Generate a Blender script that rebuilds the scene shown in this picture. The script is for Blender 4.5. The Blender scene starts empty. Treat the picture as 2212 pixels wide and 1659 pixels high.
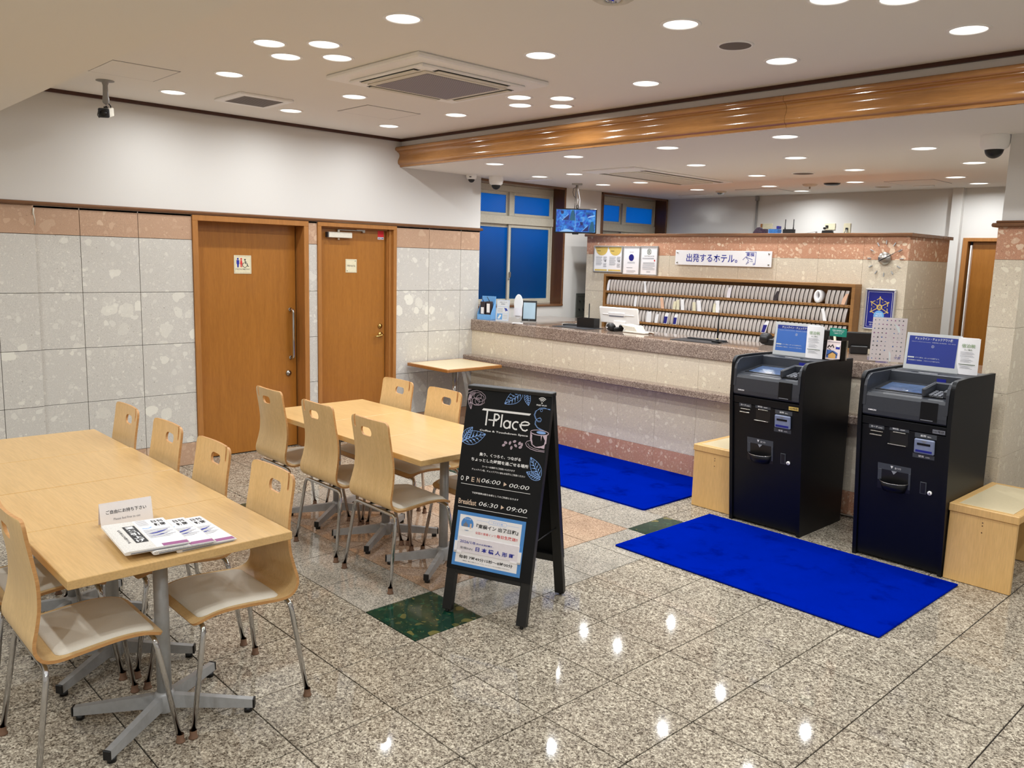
import bpy, bmesh, math, random
from mathutils import Matrix, Vector
random.seed(7)
PI = math.pi
S = bpy.context.scene
COL = S.collection

# ------------------------------------------------------------------ camera
F_PX = 1787.194
CAM = Vector((6.44038551, -5.46823346, 1.70214789))
RX = (0.68472417, 0.72826796, 0.02790318)
RY = (0.12773259, -0.08222557, -0.98839433)
RZ = (-0.71752156, 0.68034163, -0.14932538)
cd = bpy.data.cameras.new('camera')
cd.sensor_width = 36.0
cd.sensor_fit = 'HORIZONTAL'
cd.lens = F_PX / 2212 * 36.0
cd.clip_start = 0.05
cam = bpy.data.objects.new('camera', cd)
COL.objects.link(cam)
cam.matrix_world = Matrix(((RX[0], -RY[0], -RZ[0], CAM[0]), (RX[1], -RY[1], -RZ[1], CAM[1]),
                           (RX[2], -RY[2], -RZ[2], CAM[2]), (0, 0, 0, 1)))
S.camera = cam

# ------------------------------------------------------------------ world: blue dusk outside the windows
w = bpy.data.worlds.new('dusk')
S.world = w
w.use_nodes = True
w.node_tree.nodes['Background'].inputs[0].default_value = (0.018, 0.20, 0.55, 1)
w.node_tree.nodes['Background'].inputs[1].default_value = 2.0

# ------------------------------------------------------------------ exposure, lamp power
S.view_settings.view_transform = 'Standard'
S.view_settings.look = 'None'
S.view_settings.gamma = 1.0
S.view_settings.exposure = 0.0
S.view_settings.use_curve_mapping = False
S.cycles.use_denoising = True
S.cycles.max_bounces = 9
S.cycles.diffuse_bounces = 5
S.cycles.glossy_bounces = 4
S.cycles.caustics_reflective = False
S.cycles.caustics_refractive = False
S.cycles.sample_clamp_indirect = 6.0
LAMP_W = 6.6
LAMP_COL = (0.95, 0.985, 1.0)
LAMP_SPREAD = math.radians(168)


# ------------------------------------------------------------------ materials
def lin(c):
    return tuple(((x / 255) / 12.92 if x / 255 <= 0.04045 else ((x / 255 + 0.055) / 1.055) ** 2.4) for x in c[:3]) + (1.0,)


class NT:
    def __init__(s, name):
        s.m = bpy.data.materials.new(name)
        s.m.use_nodes = True
        s.t = s.m.node_tree
        s.b = s.t.nodes['Principled BSDF']
        s.o = s.t.nodes['Material Output']

    def n(s, typ, **kw):
        nd = s.t.nodes.new(typ)
        for k, v in kw.items():
            if k.startswith('i_'):
                nd.inputs[k[2:].replace('_', ' ')].default_value = v
            else:
                setattr(nd, k, v)
        return nd

    def l(s, a, b):
        s.t.links.new(a, b)

    def co(s, scale=(1, 1, 1), rnd=True):
        """object coordinates in metres, shifted by a random amount for every object"""
        tc = s.n('ShaderNodeTexCoord')
        mp = s.n('ShaderNodeMapping')
        s.l(tc.outputs['Object'], mp.inputs['Vector'])
        mp.inputs['Scale'].default_value = scale
        if rnd:
            oi = s.n('ShaderNodeObjectInfo')
            mul = s.n('ShaderNodeVectorMath', operation='MULTIPLY')
            s.l(oi.outputs['Random'], mul.inputs[0])
            mul.inputs[1].default_value = (37.1, 53.7, 71.3)
            s.l(mul.outputs[0], mp.inputs['Location'])
        return mp.outputs[0]

    def ramp(s, fac, stops, interp='LINEAR'):
        r = s.n('ShaderNodeValToRGB')
        r.color_ramp.interpolation = interp
        while len(r.color_ramp.elements) < len(stops):
            r.color_ramp.elements.new(0.5)
        for e, (p, c) in zip(r.color_ramp.elements, stops):
            e.position = p
            e.color = c if len(c) == 4 else tuple(c) + (1,)
        s.l(fac, r.inputs[0])
        return r.outputs[0]

    def mix(s, fac, a, b):
        m = s.n('ShaderNodeMix', data_type='RGBA')
        if isinstance(fac, (int, float)):
            m.inputs[0].default_value = fac
        else:
            s.l(fac, m.inputs[0])
        for sk, v in ((6, a), (7, b)):
            if isinstance(v, tuple):
                m.inputs[sk].default_value = v
            else:
                s.l(v, m.inputs[sk])
        return m.outputs[2]

    def vor(s, vec, scale, out='Color', **kw):
        v = s.n('ShaderNodeTexVoronoi', **kw)
        v.inputs['Scale'].default_value = scale
        s.l(vec, v.inputs['Vector'])
        return v

    def noise(s, vec, scale, detail=3.0, rough=0.5, dist=0.0):
        v = s.n('ShaderNodeTexNoise')
        v.inputs['Scale'].default_value = scale
        v.inputs['Detail'].default_value = detail
        v.inputs['Roughness'].default_value = rough
        v.inputs['Distortion'].default_value = dist
        s.l(vec, v.inputs['Vector'])
        return v

    def bump(s, h, strength=0.1, dist=0.002):
        b = s.n('ShaderNodeBump')
        b.inputs['Strength'].default_value = strength
        b.inputs['Distance'].default_value = dist
        s.l(h, b.inputs['Height'])
        s.l(b.outputs[0], s.b.inputs['Normal'])

    def fin(s, col=None, rough=0.5, metal=0.0, spec=0.5, coat=0.0):
        if col is not None:
            if isinstance(col, tuple):
                s.b.inputs['Base Color'].default_value = col
            else:
                s.l(col, s.b.inputs['Base Color'])
        s.b.inputs['Roughness'].default_value = rough
        s.b.inputs['Metallic'].default_value = metal
        s.b.inputs['Specular IOR Level'].default_value = spec
        if coat:
            s.b.inputs['Coat Weight'].default_value = coat
            s.b.inputs['Coat Roughness'].default_value = 0.06
        return s.m


def plain(name, rgb, rough=0.5, metal=0.0, spec=0.5, coat=0.0, var=0.05, scale=60.0):
    """a colour with a very fine procedural mottling"""
    t = NT(name)
    c = lin(rgb)
    nz = t.noise(t.co(rnd=False), scale, 2)
    d = tuple(x * (1 - var) for x in c[:3]) + (1,)
    e = tuple(min(1, x * (1 + var)) for x in c[:3]) + (1,)
    return t.fin(t.ramp(nz.outputs[0], [(0.3, d), (0.7, e)]), rough, metal, spec, coat)


def wood(name, dark, light, axis='z', rough=0.35, coat=0.0, scale=1.0, contrast=1.0):
    t = NT(name)
    k = {'z': (9, 9, 0.6), 'x': (0.6, 9, 9), 'y': (9, 0.6, 9)}[axis]
    k = tuple(a * scale for a in k)
    v = t.co(k)
    n1 = t.noise(v, 3.0, 5, 0.6, 0.6)
    n2 = t.noise(v, 22.0, 3, 0.55)
    a = t.ramp(n1.outputs[0], [(0.5 - 0.22 / contrast, lin(dark)), (0.5 + 0.22 / contrast, lin(light))])
    mid = tuple((x + y) / 2 for x, y in zip(dark, light))
    b = t.ramp(n2.outputs[0], [(0.35, lin(tuple(x * 0.86 for x in mid))), (0.65, lin(light))])
    c = t.mix(0.35, a, b)
    t.bump(n2.outputs[0], 0.04, 0.001)
    return t.fin(c, rough, coat=coat)


def terrazzo(name, base, chip, chip2, dark, rough=0.25, s1=13.0, s2=38.0, s3=110.0):
    t = NT(name)
    v = t.co()
    nz = t.noise(v, 9.0, 3)
    add = t.n('ShaderNodeVectorMath', operation='MULTIPLY_ADD')
    t.l(nz.outputs['Color'], add.inputs[0])
    add.inputs[1].default_value = (0.09, 0.09, 0.09)
    t.l(v, add.inputs[2])
    dv = add.outputs[0]
    grain = t.noise(v, 240.0, 4, 0.7)
    bas = t.ramp(grain.outputs[0], [(0.32, lin(tuple(x * 0.88 for x in base))), (0.68, lin(tuple(min(255, x * 1.06) for x in base)))])
    cur = bas
    for sc, colr, lo, thr, opa in ((s3, chip2, 0.40, 0.50, 0.5), (s2, chip, 0.35, 0.55, 0.9), (s1, chip2, 0.42, 0.50, 1.0)):
        vo = t.vor(dv, sc)
        sep = t.n('ShaderNodeSeparateColor')
        t.l(vo.outputs['Color'], sep.inputs[0])
        ok = t.n('ShaderNodeMath', operation='GREATER_THAN')
        t.l(sep.outputs[0], ok.inputs[0])
        ok.inputs[1].default_value = lo
        size = t.n('ShaderNodeMath', operation='MULTIPLY')
        t.l(sep.outputs[1], size.inputs[0])
        size.inputs[1].default_value = thr
        le = t.n('ShaderNodeMath', operation='LESS_THAN')
        t.l(vo.outputs['Distance'], le.inputs[0])
        t.l(size.outputs[0], le.inputs[1])
        mm = t.n('ShaderNodeMath', operation='MULTIPLY')
        t.l(ok.outputs[0], mm.inputs[0])
        t.l(le.outputs[0], mm.inputs[1])
        op = t.n('ShaderNodeMath', operation='MULTIPLY')
        t.l(mm.outputs[0], op.inputs[0])
        t.l(sep.outputs[2], op.inputs[1])
        o2 = t.n('ShaderNodeMath', operation='MULTIPLY')
        t.l(op.outputs[0], o2.inputs[0])
        o2.inputs[1].default_value = opa
        op = o2
        cur = t.mix(op.outputs[0], cur, lin(colr))
    vo = t.vor(dv, 70.0)
    sep = t.n('ShaderNodeSeparateColor')
    t.l(vo.outputs['Color'], sep.inputs[0])
    a = t.n('ShaderNodeMath', operation='GREATER_THAN')
    t.l(sep.outputs[0], a.inputs[0])
    a.inputs[1].default_value = 0.93
    b = t.n('ShaderNodeMath', operation='LESS_THAN')
    t.l(vo.outputs['Distance'], b.inputs[0])
    b.inputs[1].default_value = 0.22
    c = t.n('ShaderNodeMath', operation='MULTIPLY')
    t.l(a.outputs[0], c.inputs[0])
    t.l(b.outputs[0], c.inputs[1])
    d = t.n('ShaderNodeMath', operation='MULTIPLY')
    t.l(c.outputs[0], d.inputs[0])
    d.inputs[1].default_value = 0.6
    cur = t.mix(d.outputs[0], cur, lin(dark))
    return t.fin(cur, rough)


def granite(name, stops, scale=170.0, rough=0.045, spec=0.4):
    t = NT(name)
    v = t.co()
    vo = t.vor(v, scale)
    sep = t.n('ShaderNodeSeparateColor')
    t.l(vo.outputs['Color'], sep.inputs[0])
    vo2 = t.vor(v, scale * 0.45)
    sep2 = t.n('ShaderNodeSeparateColor')
    t.l(vo2.outputs['Color'], sep2.inputs[0])
    mx = t.n('ShaderNodeMix', data_type='FLOAT')
    mx.inputs[0].default_value = 0.4
    t.l(sep.outputs[0], mx.inputs[2])
    t.l(sep2.outputs[0], mx.inputs[3])
    c = t.ramp(mx.outputs[0], [(p, lin(q)) for p, q in stops])
    big = t.noise(v, 5.0, 2)
    sh = t.ramp(big.outputs[0], [(0.3, (0.9, 0.9, 0.9, 1)), (0.7, (1.08, 1.08, 1.08, 1))])
    m = t.n('ShaderNodeMix', data_type='RGBA', blend_type='MULTIPLY')
    m.inputs[0].default_value = 1
    t.l(c, m.inputs[6])
    t.l(sh, m.inputs[7])
    return t.fin(m.outputs[2], rough, spec=spec)


def emit(name, rgb, strength):
    t = NT(name)
    t.b.inputs['Base Color'].default_value = (0, 0, 0, 1)
    t.b.inputs['Emission Color'].default_value = lin(rgb)
    t.b.inputs['Emission Strength'].default_value = strength
    return t.m


M = {}
M['wall'] = plain('wall_paper_white', (214, 211, 207), 0.9, var=0.012, scale=220)
M['ceil'] = plain('ceiling_paint', (238, 234, 228), 0.95, var=0.008, scale=200)
M['white_metal'] = plain('white_enamel', (246, 244, 242), 0.4, var=0.01)
M['offwhite'] = plain('off_white_plastic', (214, 208, 194), 0.45)
M['granite_brown'] = granite('granite_brown_grey', [(0.10, (70, 62, 52)), (0.30, (118, 108, 96)), (0.52, (156, 146, 130)), (0.72, (182, 172, 154)), (0.92, (214, 205, 186))], 210)
M['granite_grey'] = granite('granite_light_grey', [(0.12, (92, 90, 84)), (0.32, (138, 133, 124)), (0.55, (168, 161, 149)), (0.9, (200, 192, 178))], 300)
M['granite_pink'] = granite('granite_pink_beige', [(0.12, (122, 98, 80)), (0.35, (166, 138, 114)), (0.6, (192, 162, 136)), (0.9, (212, 186, 160))], 330)
M['granite_worktop'] = granite('granite_worktop', [(0.12, (86, 70, 62)), (0.35, (124, 106, 96)), (0.6, (150, 132, 120)), (0.9, (190, 174, 158))], 330, 0.05)
M['green'] = terrazzo('green_serpentine', (18, 52, 40), (40, 84, 62), (120, 112, 62), (6, 14, 12), 0.08, 16, 30, 80)
M['grout'] = plain('dark_grout', (34, 27, 21), 0.9)
M['grout_light'] = plain('light_grout', (150, 140, 122), 0.9)
M['grout_grey'] = plain('grey_grout', (96, 92, 84), 0.9)
M['stone_grey'] = terrazzo('stone_grey_white', (203, 199, 192), (218, 215, 206), (226, 223, 212), (120, 114, 100), 0.3, 9.0, 24.0, 70.0)
M['stone_cream'] = terrazzo('stone_cream', (216, 203, 183), (224, 214, 192), (232, 223, 202), (122, 110, 92), 0.22, 22.0, 52.0, 120.0)
M['stone_pink'] = terrazzo('stone_pink', (188, 154, 128), (200, 168, 142), (206, 178, 152), (130, 96, 74), 0.28, 9.0, 24.0, 70.0)
M['stone_rose'] = terrazzo('stone_rose', (196, 146, 118), (226, 194, 164), (234, 212, 186), (140, 84, 66), 0.22, 20.0, 44.0, 100.0)
M['trim'] = wood('brown_trim_wood', (96, 62, 40), (128, 88, 58), 'y', 0.25, 0.3, 1.0, 0.8)
M['trim_x'] = wood('brown_trim_wood_x', (96, 62, 40), (128, 88, 58), 'x', 0.25, 0.3, 1.0, 0.8)
M['trim_dark'] = wood('dark_brown_trim', (58, 26, 16), (76, 38, 24), 'x', 0.3)
M['molding'] = wood('varnished_molding_wood', (142, 96, 50), (172, 120, 68), 'x', 0.16, 0.5, 1.0, 0.9)
M['door'] = wood('door_veneer', (150, 94, 32), (172, 112, 44), 'z', 0.32, 0.15, 1.3, 0.9)
M['frame'] = wood('door_frame_wood', (152, 100, 46), (178, 120, 62), 'z', 0.35, 0.0, 1.2, 0.9)
M['table'] = wood('table_birch', (196, 158, 101), (212, 175, 120), 'x', 0.30, 0.0, 0.7, 0.7)
M['chair'] = wood('chair_birch', (212, 176, 120), (230, 196, 142), 'z', 0.33, 0.0, 1.4, 0.9)
M['plyedge'] = wood('plywood_edge', (170, 118, 66), (206, 156, 98), 'y', 0.5, 0.0, 3.0)
M['bench'] = wood('bench_beech', (212, 168, 104), (228, 186, 122), 'z', 0.4, 0.0, 1.0, 0.8)
M['rack'] = wood('key_rack_wood', (134, 92, 48), (158, 112, 62), 'x', 0.4)
M['reveal'] = wood('window_reveal_brown', (84, 50, 26), (100, 62, 34), 'z', 0.4)
M['pad'] = plain('seat_vinyl', (222, 216, 202), 0.55, var=0.03, scale=300)
M['cream_top'] = plain('cream_laminate', (226, 210, 172), 0.2, var=0.02)
M['chrome'] = plain('chrome', (200, 200, 202), 0.09, 1.0, var=0.01)
M['silver'] = plain('silver_frame', (196, 194, 196), 0.3, 0.4, var=0.02)
M['steel'] = plain('satin_steel', (176, 172, 166), 0.28, 1.0, var=0.02)
M['brass'] = plain('brass', (206, 176, 110), 0.22, 1.0, var=0.02)
M['grey_metal'] = plain('grey_painted_metal', (168, 169, 170), 0.38, 0.2)
M['alu'] = plain('champagne_aluminium', (204, 198, 182), 0.35, 0.15)
M['cap'] = plain('brown_rubber_cap', (118, 88, 68), 0.6)
M['black'] = plain('black_plastic', (14, 14, 16), 0.4)
M['black_soft'] = plain('black_leather', (34, 34, 38), 0.5)
M['board'] = plain('blackboard_face', (17, 18, 20), 0.6, spec=0.2)
M['board_frame'] = plain('black_board_frame', (20, 20, 20), 0.45)
M['kiosk'] = plain('kiosk_black_navy', (7, 9, 14), 0.42, spec=0.3)
M['kiosk_grey'] = plain('kiosk_charcoal', (50, 53, 60), 0.42)
M['kiosk_label'] = plain('kiosk_label_grey', (62, 66, 72), 0.5)
M['bezel'] = plain('bezel_blue_grey', (120, 130, 158), 0.35)
M['deep_blue'] = plain('deep_blue_plastic', (20, 30, 130), 0.35)
M['white'] = plain('white_paper', (236, 234, 236), 0.55, var=0.01)
M['paper'] = plain('sheet_paper', (226, 220, 226), 0.4, var=0.02)
M['ink_white'] = plain('ink_white', (238, 238, 238), 0.6, var=0.01)
M['ink_cream'] = plain('ink_cream', (214, 190, 168), 0.6, var=0.01)
M['ink_blue'] = plain('ink_light_blue', (136, 176, 236), 0.6, var=0.01)
M['ink_navy'] = plain('ink_navy', (26, 38, 150), 0.6, var=0.01)
M['ink_black'] = plain('ink_black', (22, 22, 26), 0.6, var=0.01)
M['ink_grey'] = plain('ink_grey', (120, 122, 130), 0.6, var=0.01)
M['ink_lilac'] = plain('ink_lilac', (204, 184, 198), 0.6, var=0.01)
M['ink_red'] = plain('ink_red', (206, 52, 52), 0.6, var=0.01)
M['ink_green'] = plain('ink_green', (120, 150, 96), 0.6, var=0.01)
M['ink_olive'] = plain('ink_olive', (84, 100, 76), 0.6, var=0.01)
M['gold'] = plain('print_gold', (214, 184, 98), 0.5, var=0.03)
M['poster_blue'] = plain('poster_blue', (72, 136, 204), 0.45, var=0.02)
M['sign_blue'] = plain('sign_blue', (58, 74, 168), 0.25, var=0.03, scale=12)
M['sign_sky'] = plain('sign_sky_blue', (84, 132, 222), 0.25, var=0.03, scale=12)
M['light_blue'] = plain('light_blue_card', (112, 170, 226), 0.5)
M['green_sign'] = plain('green_sign', (14, 122, 104), 0.4)
M['purple'] = plain('newsprint_purple', (146, 78, 128), 0.6)
M['sticker_red'] = plain('sticker_red', (214, 26, 40), 0.35)
M['plate'] = plain('sign_plate_cream', (222, 214, 184), 0.35)
M['screen_dim'] = plain('kiosk_screen', (78, 96, 128), 0.12, var=0.25, scale=14)
M['tablet'] = plain('tablet_screen', (166, 190, 206), 0.2, var=0.05, scale=9)
M['grille'] = plain('grey_grille', (160, 154, 154), 0.7)
M['grille_gap'] = plain('grille_gap', (120, 115, 116), 0.8)
M['wallpanel'] = plain('grey_call_panel', (96, 98, 92), 0.4)
M['speaker'] = plain('speaker_mesh', (112, 104, 98), 0.8, var=0.15, scale=400)
M['lens'] = emit('lamp_lens', (255, 250, 240), 2.4)
M['key_blue'] = plain('key_tag_navy', (34, 34, 120), 0.4)
M['pinkpaper'] = plain('pink_paper', (232, 214, 212), 0.5, var=0.03)
M['divider'] = plain('divider_white', (206, 198, 194), 0.5, var=0.02)
M['skin_paper'] = plain('peach_paper', (222, 178, 150), 0.6)
M['roof_tan'] = plain('print_tan', (214, 164, 92), 0.6)
M['printblue'] = plain('print_mid_blue', (66, 104, 172), 0.6)
M['printdark'] = plain('print_dark_brown', (50, 40, 44), 0.6)
M['cable'] = plain('cable_grey', (150, 148, 146), 0.5)
M['scarf_blue'] = plain('blue_cloth', (54, 112, 176), 0.7, var=0.3, scale=80)
M['scarf_dark'] = plain('dark_pattern_cloth', (52, 34, 50), 0.8, var=0.6, scale=90)


def carpet():
    t = NT('blue_carpet')
    v = t.co(rnd=False)
    n1 = t.noise(v, 900.0, 2, 0.6)
    n2 = t.noise(v, 4.0, 4, 0.65)
    c1 = t.ramp(n1.outputs[0], [(0.25, lin((0, 18, 126))), (0.75, lin((0, 36, 176)))])
    c2 = t.ramp(n2.outputs[0], [(0.30, (0.50, 0.50, 0.62, 1)), (0.46, (0.95, 0.95, 0.97, 1)), (0.7, (1.04, 1.04, 1.04, 1))])
    m = t.n('ShaderNodeMix', data_type='RGBA', blend_type='MULTIPLY')
    m.inputs[0].default_value = 1
    t.l(c1, m.inputs[6])
    t.l(c2, m.inputs[7])
    t.bump(n1.outputs[0], 0.6, 0.004)
    return t.fin(m.outputs[2], 1.0, spec=0.0)


M['carpet'] = carpet()


def frosted():
    t = NT('frosted_wired_glass')
    v = t.co((1, 1, 1), rnd=False)
    wv = t.n('ShaderNodeTexWave', wave_type='BANDS', bands_direction='DIAGONAL')
    wv.inputs['Scale'].default_value = 26
    wv.inputs['Distortion'].default_value = 0.4
    t.l(v, wv.inputs['Vector'])
    col = t.ramp(wv.outputs['Color'], [(0.15, lin((118, 196, 226))), (0.5, lin((150, 226, 250)))])
    tr = t.n('ShaderNodeBsdfTranslucent')
    t.l(col, tr.inputs[0])
    gl = t.n('ShaderNodeBsdfGlossy')
    gl.inputs['Roughness'].default_value = 0.35
    mx = t.n('ShaderNodeMixShader')
    mx.inputs[0].default_value = 0.03
    t.l(tr.outputs[0], mx.inputs[1])
    t.l(gl.outputs[0], mx.inputs[2])
    t.l(mx.outputs[0], t.o.inputs[0])
    return t.m


M['frosted'] = frosted()


def clear_acrylic():
    t = NT('clear_acrylic')
    t.b.inputs['Transmission Weight'].default_value = 0.0
    gl = t.n('ShaderNodeBsdfGlossy')
    gl.inputs['Roughness'].default_value = 0.05
    tp = t.n('ShaderNodeBsdfTransparent')
    tp.inputs[0].default_value = (0.975, 0.985, 0.985, 1)
    fr = t.n('ShaderNodeFresnel')
    fr.inputs[0].default_value = 1.18
    mx = t.n('ShaderNodeMixShader')
    t.l(fr.outputs[0], mx.inputs[0])
    t.l(tp.outputs[0], mx.inputs[1])
    t.l(gl.outputs[0], mx.inputs[2])
    t.l(mx.outputs[0], t.o.inputs[0])
    return t.m


M['acrylic'] = clear_acrylic()


def tv_screen():
    t = NT('tv_screen_picture')
    v = t.co((1, 1, 1), rnd=False)
    n1 = t.noise(v, 18, 4, 0.6, 1.0)
    n2 = t.vor(v, 26)
    c = t.ramp(n1.outputs[0], [(0.32, lin((8, 10, 96))), (0.45, lin((20, 60, 200))), (0.55, lin((30, 130, 240))), (0.68, lin((120, 190, 255)))])
    c = t.mix(0.35, c, t.ramp(n2.outputs['Distance'], [(0.2, lin((10, 20, 150))), (0.7, lin((30, 150, 200)))]))
    t.l(c, t.b.inputs['Emission Color'])
    t.b.inputs['Emission Strength'].default_value = 0.9
    t.b.inputs['Base Color'].default_value = (0, 0, 0, 1)
    return t.m


M['tv'] = tv_screen()
M['em_dark'] = emit('tv_dark_area', (14, 18, 100), 0.8)
M['em_teal'] = emit('tv_teal_area', (16, 96, 130), 0.8)
M['em_light'] = emit('tv_light_area', (150, 200, 250), 0.9)


def newsprint():
    t = NT('newsprint')
    v = t.co((1, 1, 1), rnd=True)
    wv = t.n('ShaderNodeTexWave', wave_type='BANDS', bands_direction='X')
    wv.inputs['Scale'].default_value = 55
    t.l(v, wv.inputs['Vector'])
    n1 = t.noise(v, 520, 2, 0.7)
    a = t.ramp(wv.outputs['Color'], [(0.35, (0, 0, 0, 1)), (0.6, (1, 1, 1, 1))])
    b = t.ramp(n1.outputs[0], [(0.46, (0, 0, 0, 1)), (0.54, (1, 1, 1, 1))])
    m = t.n('ShaderNodeMath', operation='MULTIPLY')
    t.l(a, m.inputs[0])
    t.l(b, m.inputs[1])
    k = t.n('ShaderNodeMath', operation='MULTIPLY')
    t.l(m.outputs[0], k.inputs[0])
    k.inputs[1].default_value = 0.5
    c = t.mix(k.outputs[0], lin((222, 218, 212)), lin((96, 94, 98)))
    return t.fin(c, 0.7)


M['news'] = newsprint()


def acgrille():
    t = NT('ac_grille')
    v = t.co(rnd=False)
    c = t.n('ShaderNodeTexChecker')
    c.inputs['Scale'].default_value = 130
    c.inputs[1].default_value = lin((158, 152, 160))
    c.inputs[2].default_value = lin((118, 114, 124))
    t.l(v, c.inputs[0])
    return t.fin(c.outputs[0], 0.7)


M['acgrille'] = acgrille()


# ------------------------------------------------------------------ mesh builder
_text = {}


def text_geo(body, weight=0.0, shear=0.0):
    key = (body, weight, shear)
    if key not in _text:
        c = bpy.data.curves.new('lettering', 'FONT')
        c.body = body
        c.resolution_u = 2
        c.offset = weight
        c.shear = shear
        o = bpy.data.objects.new('lettering', c)
        COL.objects.link(o)
        dg = bpy.context.evaluated_depsgraph_get()
        m = bpy.data.meshes.new_from_object(o.evaluated_get(dg))
        vs = [(v.co.x, v.co.y) for v in m.vertices]
        fs = [tuple(p.vertices) for p in m.polygons]
        bpy.data.objects.remove(o)
        bpy.data.curves.remove(c)
        bpy.data.meshes.remove(m)
        if not vs:
            vs = [(0, 0)]
        x0, x1 = min(v[0] for v in vs), max(v[0] for v in vs)
        y0, y1 = min(v[1] for v in vs), max(v[1] for v in vs)
        _text[key] = ([(x - (x0 + x1) / 2, y - (y0 + y1) / 2) for x, y in vs], fs, max(x1 - x0, 1e-6), max(y1 - y0, 1e-6))
    return _text[key]


class MB:
    def __init__(s, mat=None, Mx=None):
        s.v, s.f, s.mi, s.mats, s.sm = [], [], [], [], []
        s.M = Mx or Matrix()
        s.cur = 0
        if mat:
            s.use(mat)

    def use(s, m):
        m = M[m] if isinstance(m, str) else m
        if m not in s.mats:
            s.mats.append(m)
        s.cur = s.mats.index(m)
        return s

    def add(s, vs, fs, smooth=False):
        b = len(s.v)
        for p in vs:
            s.v.append(tuple(s.M @ Vector(p)))
        for f in fs:
            s.f.append(tuple(i + b for i in f))
            s.mi.append(s.cur)
            s.sm.append(smooth)
        return s

    def box(s, x0, y0, z0, x1, y1, z1):
        vs = [(x0, y0, z0), (x1, y0, z0), (x1, y1, z0), (x0, y1, z0), (x0, y0, z1), (x1, y0, z1), (x1, y1, z1), (x0, y1, z1)]
        return s.add(vs, [(0, 3, 2, 1), (4, 5, 6, 7), (0, 1, 5, 4), (1, 2, 6, 5), (2, 3, 7, 6), (3, 0, 4, 7)])

    def cbox(s, x0, y0, z0, x1, y1, z1, c=0.003):
        """box with chamfered edges"""
        vs, fs = [], []
        X, Y, Z = (x0, x1), (y0, y1), (z0, z1)
        idx = {}
        for i in (0, 1):
            for j in (0, 1):
                for k in (0, 1):
                    sx, sy, sz = (c, -c)[i], (c, -c)[j], (c, -c)[k]
                    for a, p in enumerate(((X[i], Y[j] + sy, Z[k] + sz), (X[i] + sx, Y[j], Z[k] + sz), (X[i] + sx, Y[j] + sy, Z[k]))):
                        idx[i, j, k, a] = len(vs)
                        vs.append(p)
                    t = (idx[i, j, k, 0], idx[i, j, k, 1], idx[i, j, k, 2])
                    fs.append(t if (i + j + k) % 2 else t[::-1])
        q = [(0, 0), (1, 0), (1, 1), (0, 1)]
        fs.append(tuple(idx[0, a, b, 0] for a, b in q)[::-1])
        fs.append(tuple(idx[1, a, b, 0] for a, b in q))
        fs.append(tuple(idx[a, 0, b, 1] for a, b in q))
        fs.append(tuple(idx[a, 1, b, 1] for a, b in q)[::-1])
        fs.append(tuple(idx[a, b, 0, 2] for a, b in q)[::-1])
        fs.append(tuple(idx[a, b, 1, 2] for a, b in q))
        for a in (0, 1):
            for b in (0, 1):
                fs.append((idx[0, a, b, 1], idx[1, a, b, 1], idx[1, a, b, 2], idx[0, a, b, 2]))
                fs.append((idx[a, 0, b, 0], idx[a, 1, b, 0], idx[a, 1, b, 2], idx[a, 0, b, 2]))
                fs.append((idx[a, b, 0, 0], idx[a, b, 1, 0], idx[a, b, 1, 1], idx[a, b, 0, 1]))
        return s.add(vs, fs)

    def prism(s, pts, a, b, axis='x'):
        """pts 2D polygon extruded from a to b along axis; (u,v) are the two other axes in order"""
        n = len(pts)
        if axis == 'x':
            mk = lambda p, t: (t, p[0], p[1])
        elif axis == 'y':
            mk = lambda p, t: (p[0], t, p[1])
        else:
            mk = lambda p, t: (p[0], p[1], t)
        vs = [mk(p, a) for p in pts] + [mk(p, b) for p in pts]
        fs = [tuple(range(n))[::-1], tuple(range(n, 2 * n))]
        fs += [(i, (i + 1) % n, n + (i + 1) % n, n + i) for i in range(n)]
        return s.add(vs, fs)

    def cyl(s, c, r, h, seg=20, axis='z', r2=None, caps=True):
        r2 = r if r2 is None else r2
        return s.lathe([(r, 0), (r2, h)], c, seg, axis, caps)

    def lathe(s, prof, c=(0, 0, 0), seg=24, axis='z', caps=True):
        vs, fs = [], []
        for r, z in prof:
            for i in range(seg):
                a = 2 * PI * i / seg
                x, y = r * math.cos(a), r * math.sin(a)
                p = {'z': (x, y, z), 'y': (x, z, y), 'x': (z, x, y)}[axis]
                vs.append((p[0] + c[0], p[1] + c[1], p[2] + c[2]))
        for k in range(len(prof) - 1):
            for i in range(seg):
                j = (i + 1) % seg
                fs.append((k * seg + i, k * seg + j, (k + 1) * seg + j, (k + 1) * seg + i))
        if caps:
            fs.append(tuple(range(seg))[::-1])
            fs.append(tuple(range((len(prof) - 1) * seg, len(prof) * seg)))
        return s.add(vs, fs, True)

    def tube(s, pts, r, seg=8, caps=True, closed=False):
        pts = [Vector(p) for p in pts]
        n = len(pts)
        rs = r if isinstance(r, (list, tuple)) else [r] * n
        vs, fs = [], []
        up = None
        for i, p in enumerate(pts):
            a = pts[i - 1] if i else (pts[-1] if closed else p)
            b = pts[i + 1] if i < n - 1 else (pts[0] if closed else p)
            d = (b - a).normalized()
            if up is None:
                up = Vector((0, 0, 1)) if abs(d.z) < 0.9 else Vector((1, 0, 0))
            x = d.cross(up).normalized()
            up = x.cross(d).normalized()
            for k in range(seg):
                t = 2 * PI * k / seg
                vs.append(tuple(p + (x * math.cos(t) + up * math.sin(t)) * rs[i]))
        m = n if closed else n - 1
        for i in range(m):
            j = (i + 1) % n
            for k in range(seg):
                l = (k + 1) % seg
                fs.append((i * seg + k, i * seg + l, j * seg + l, j * seg + k))
        if caps and not closed:
            fs.append(tuple(range(seg))[::-1])
            fs.append(tuple(range((n - 1) * seg, n * seg)))
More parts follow.
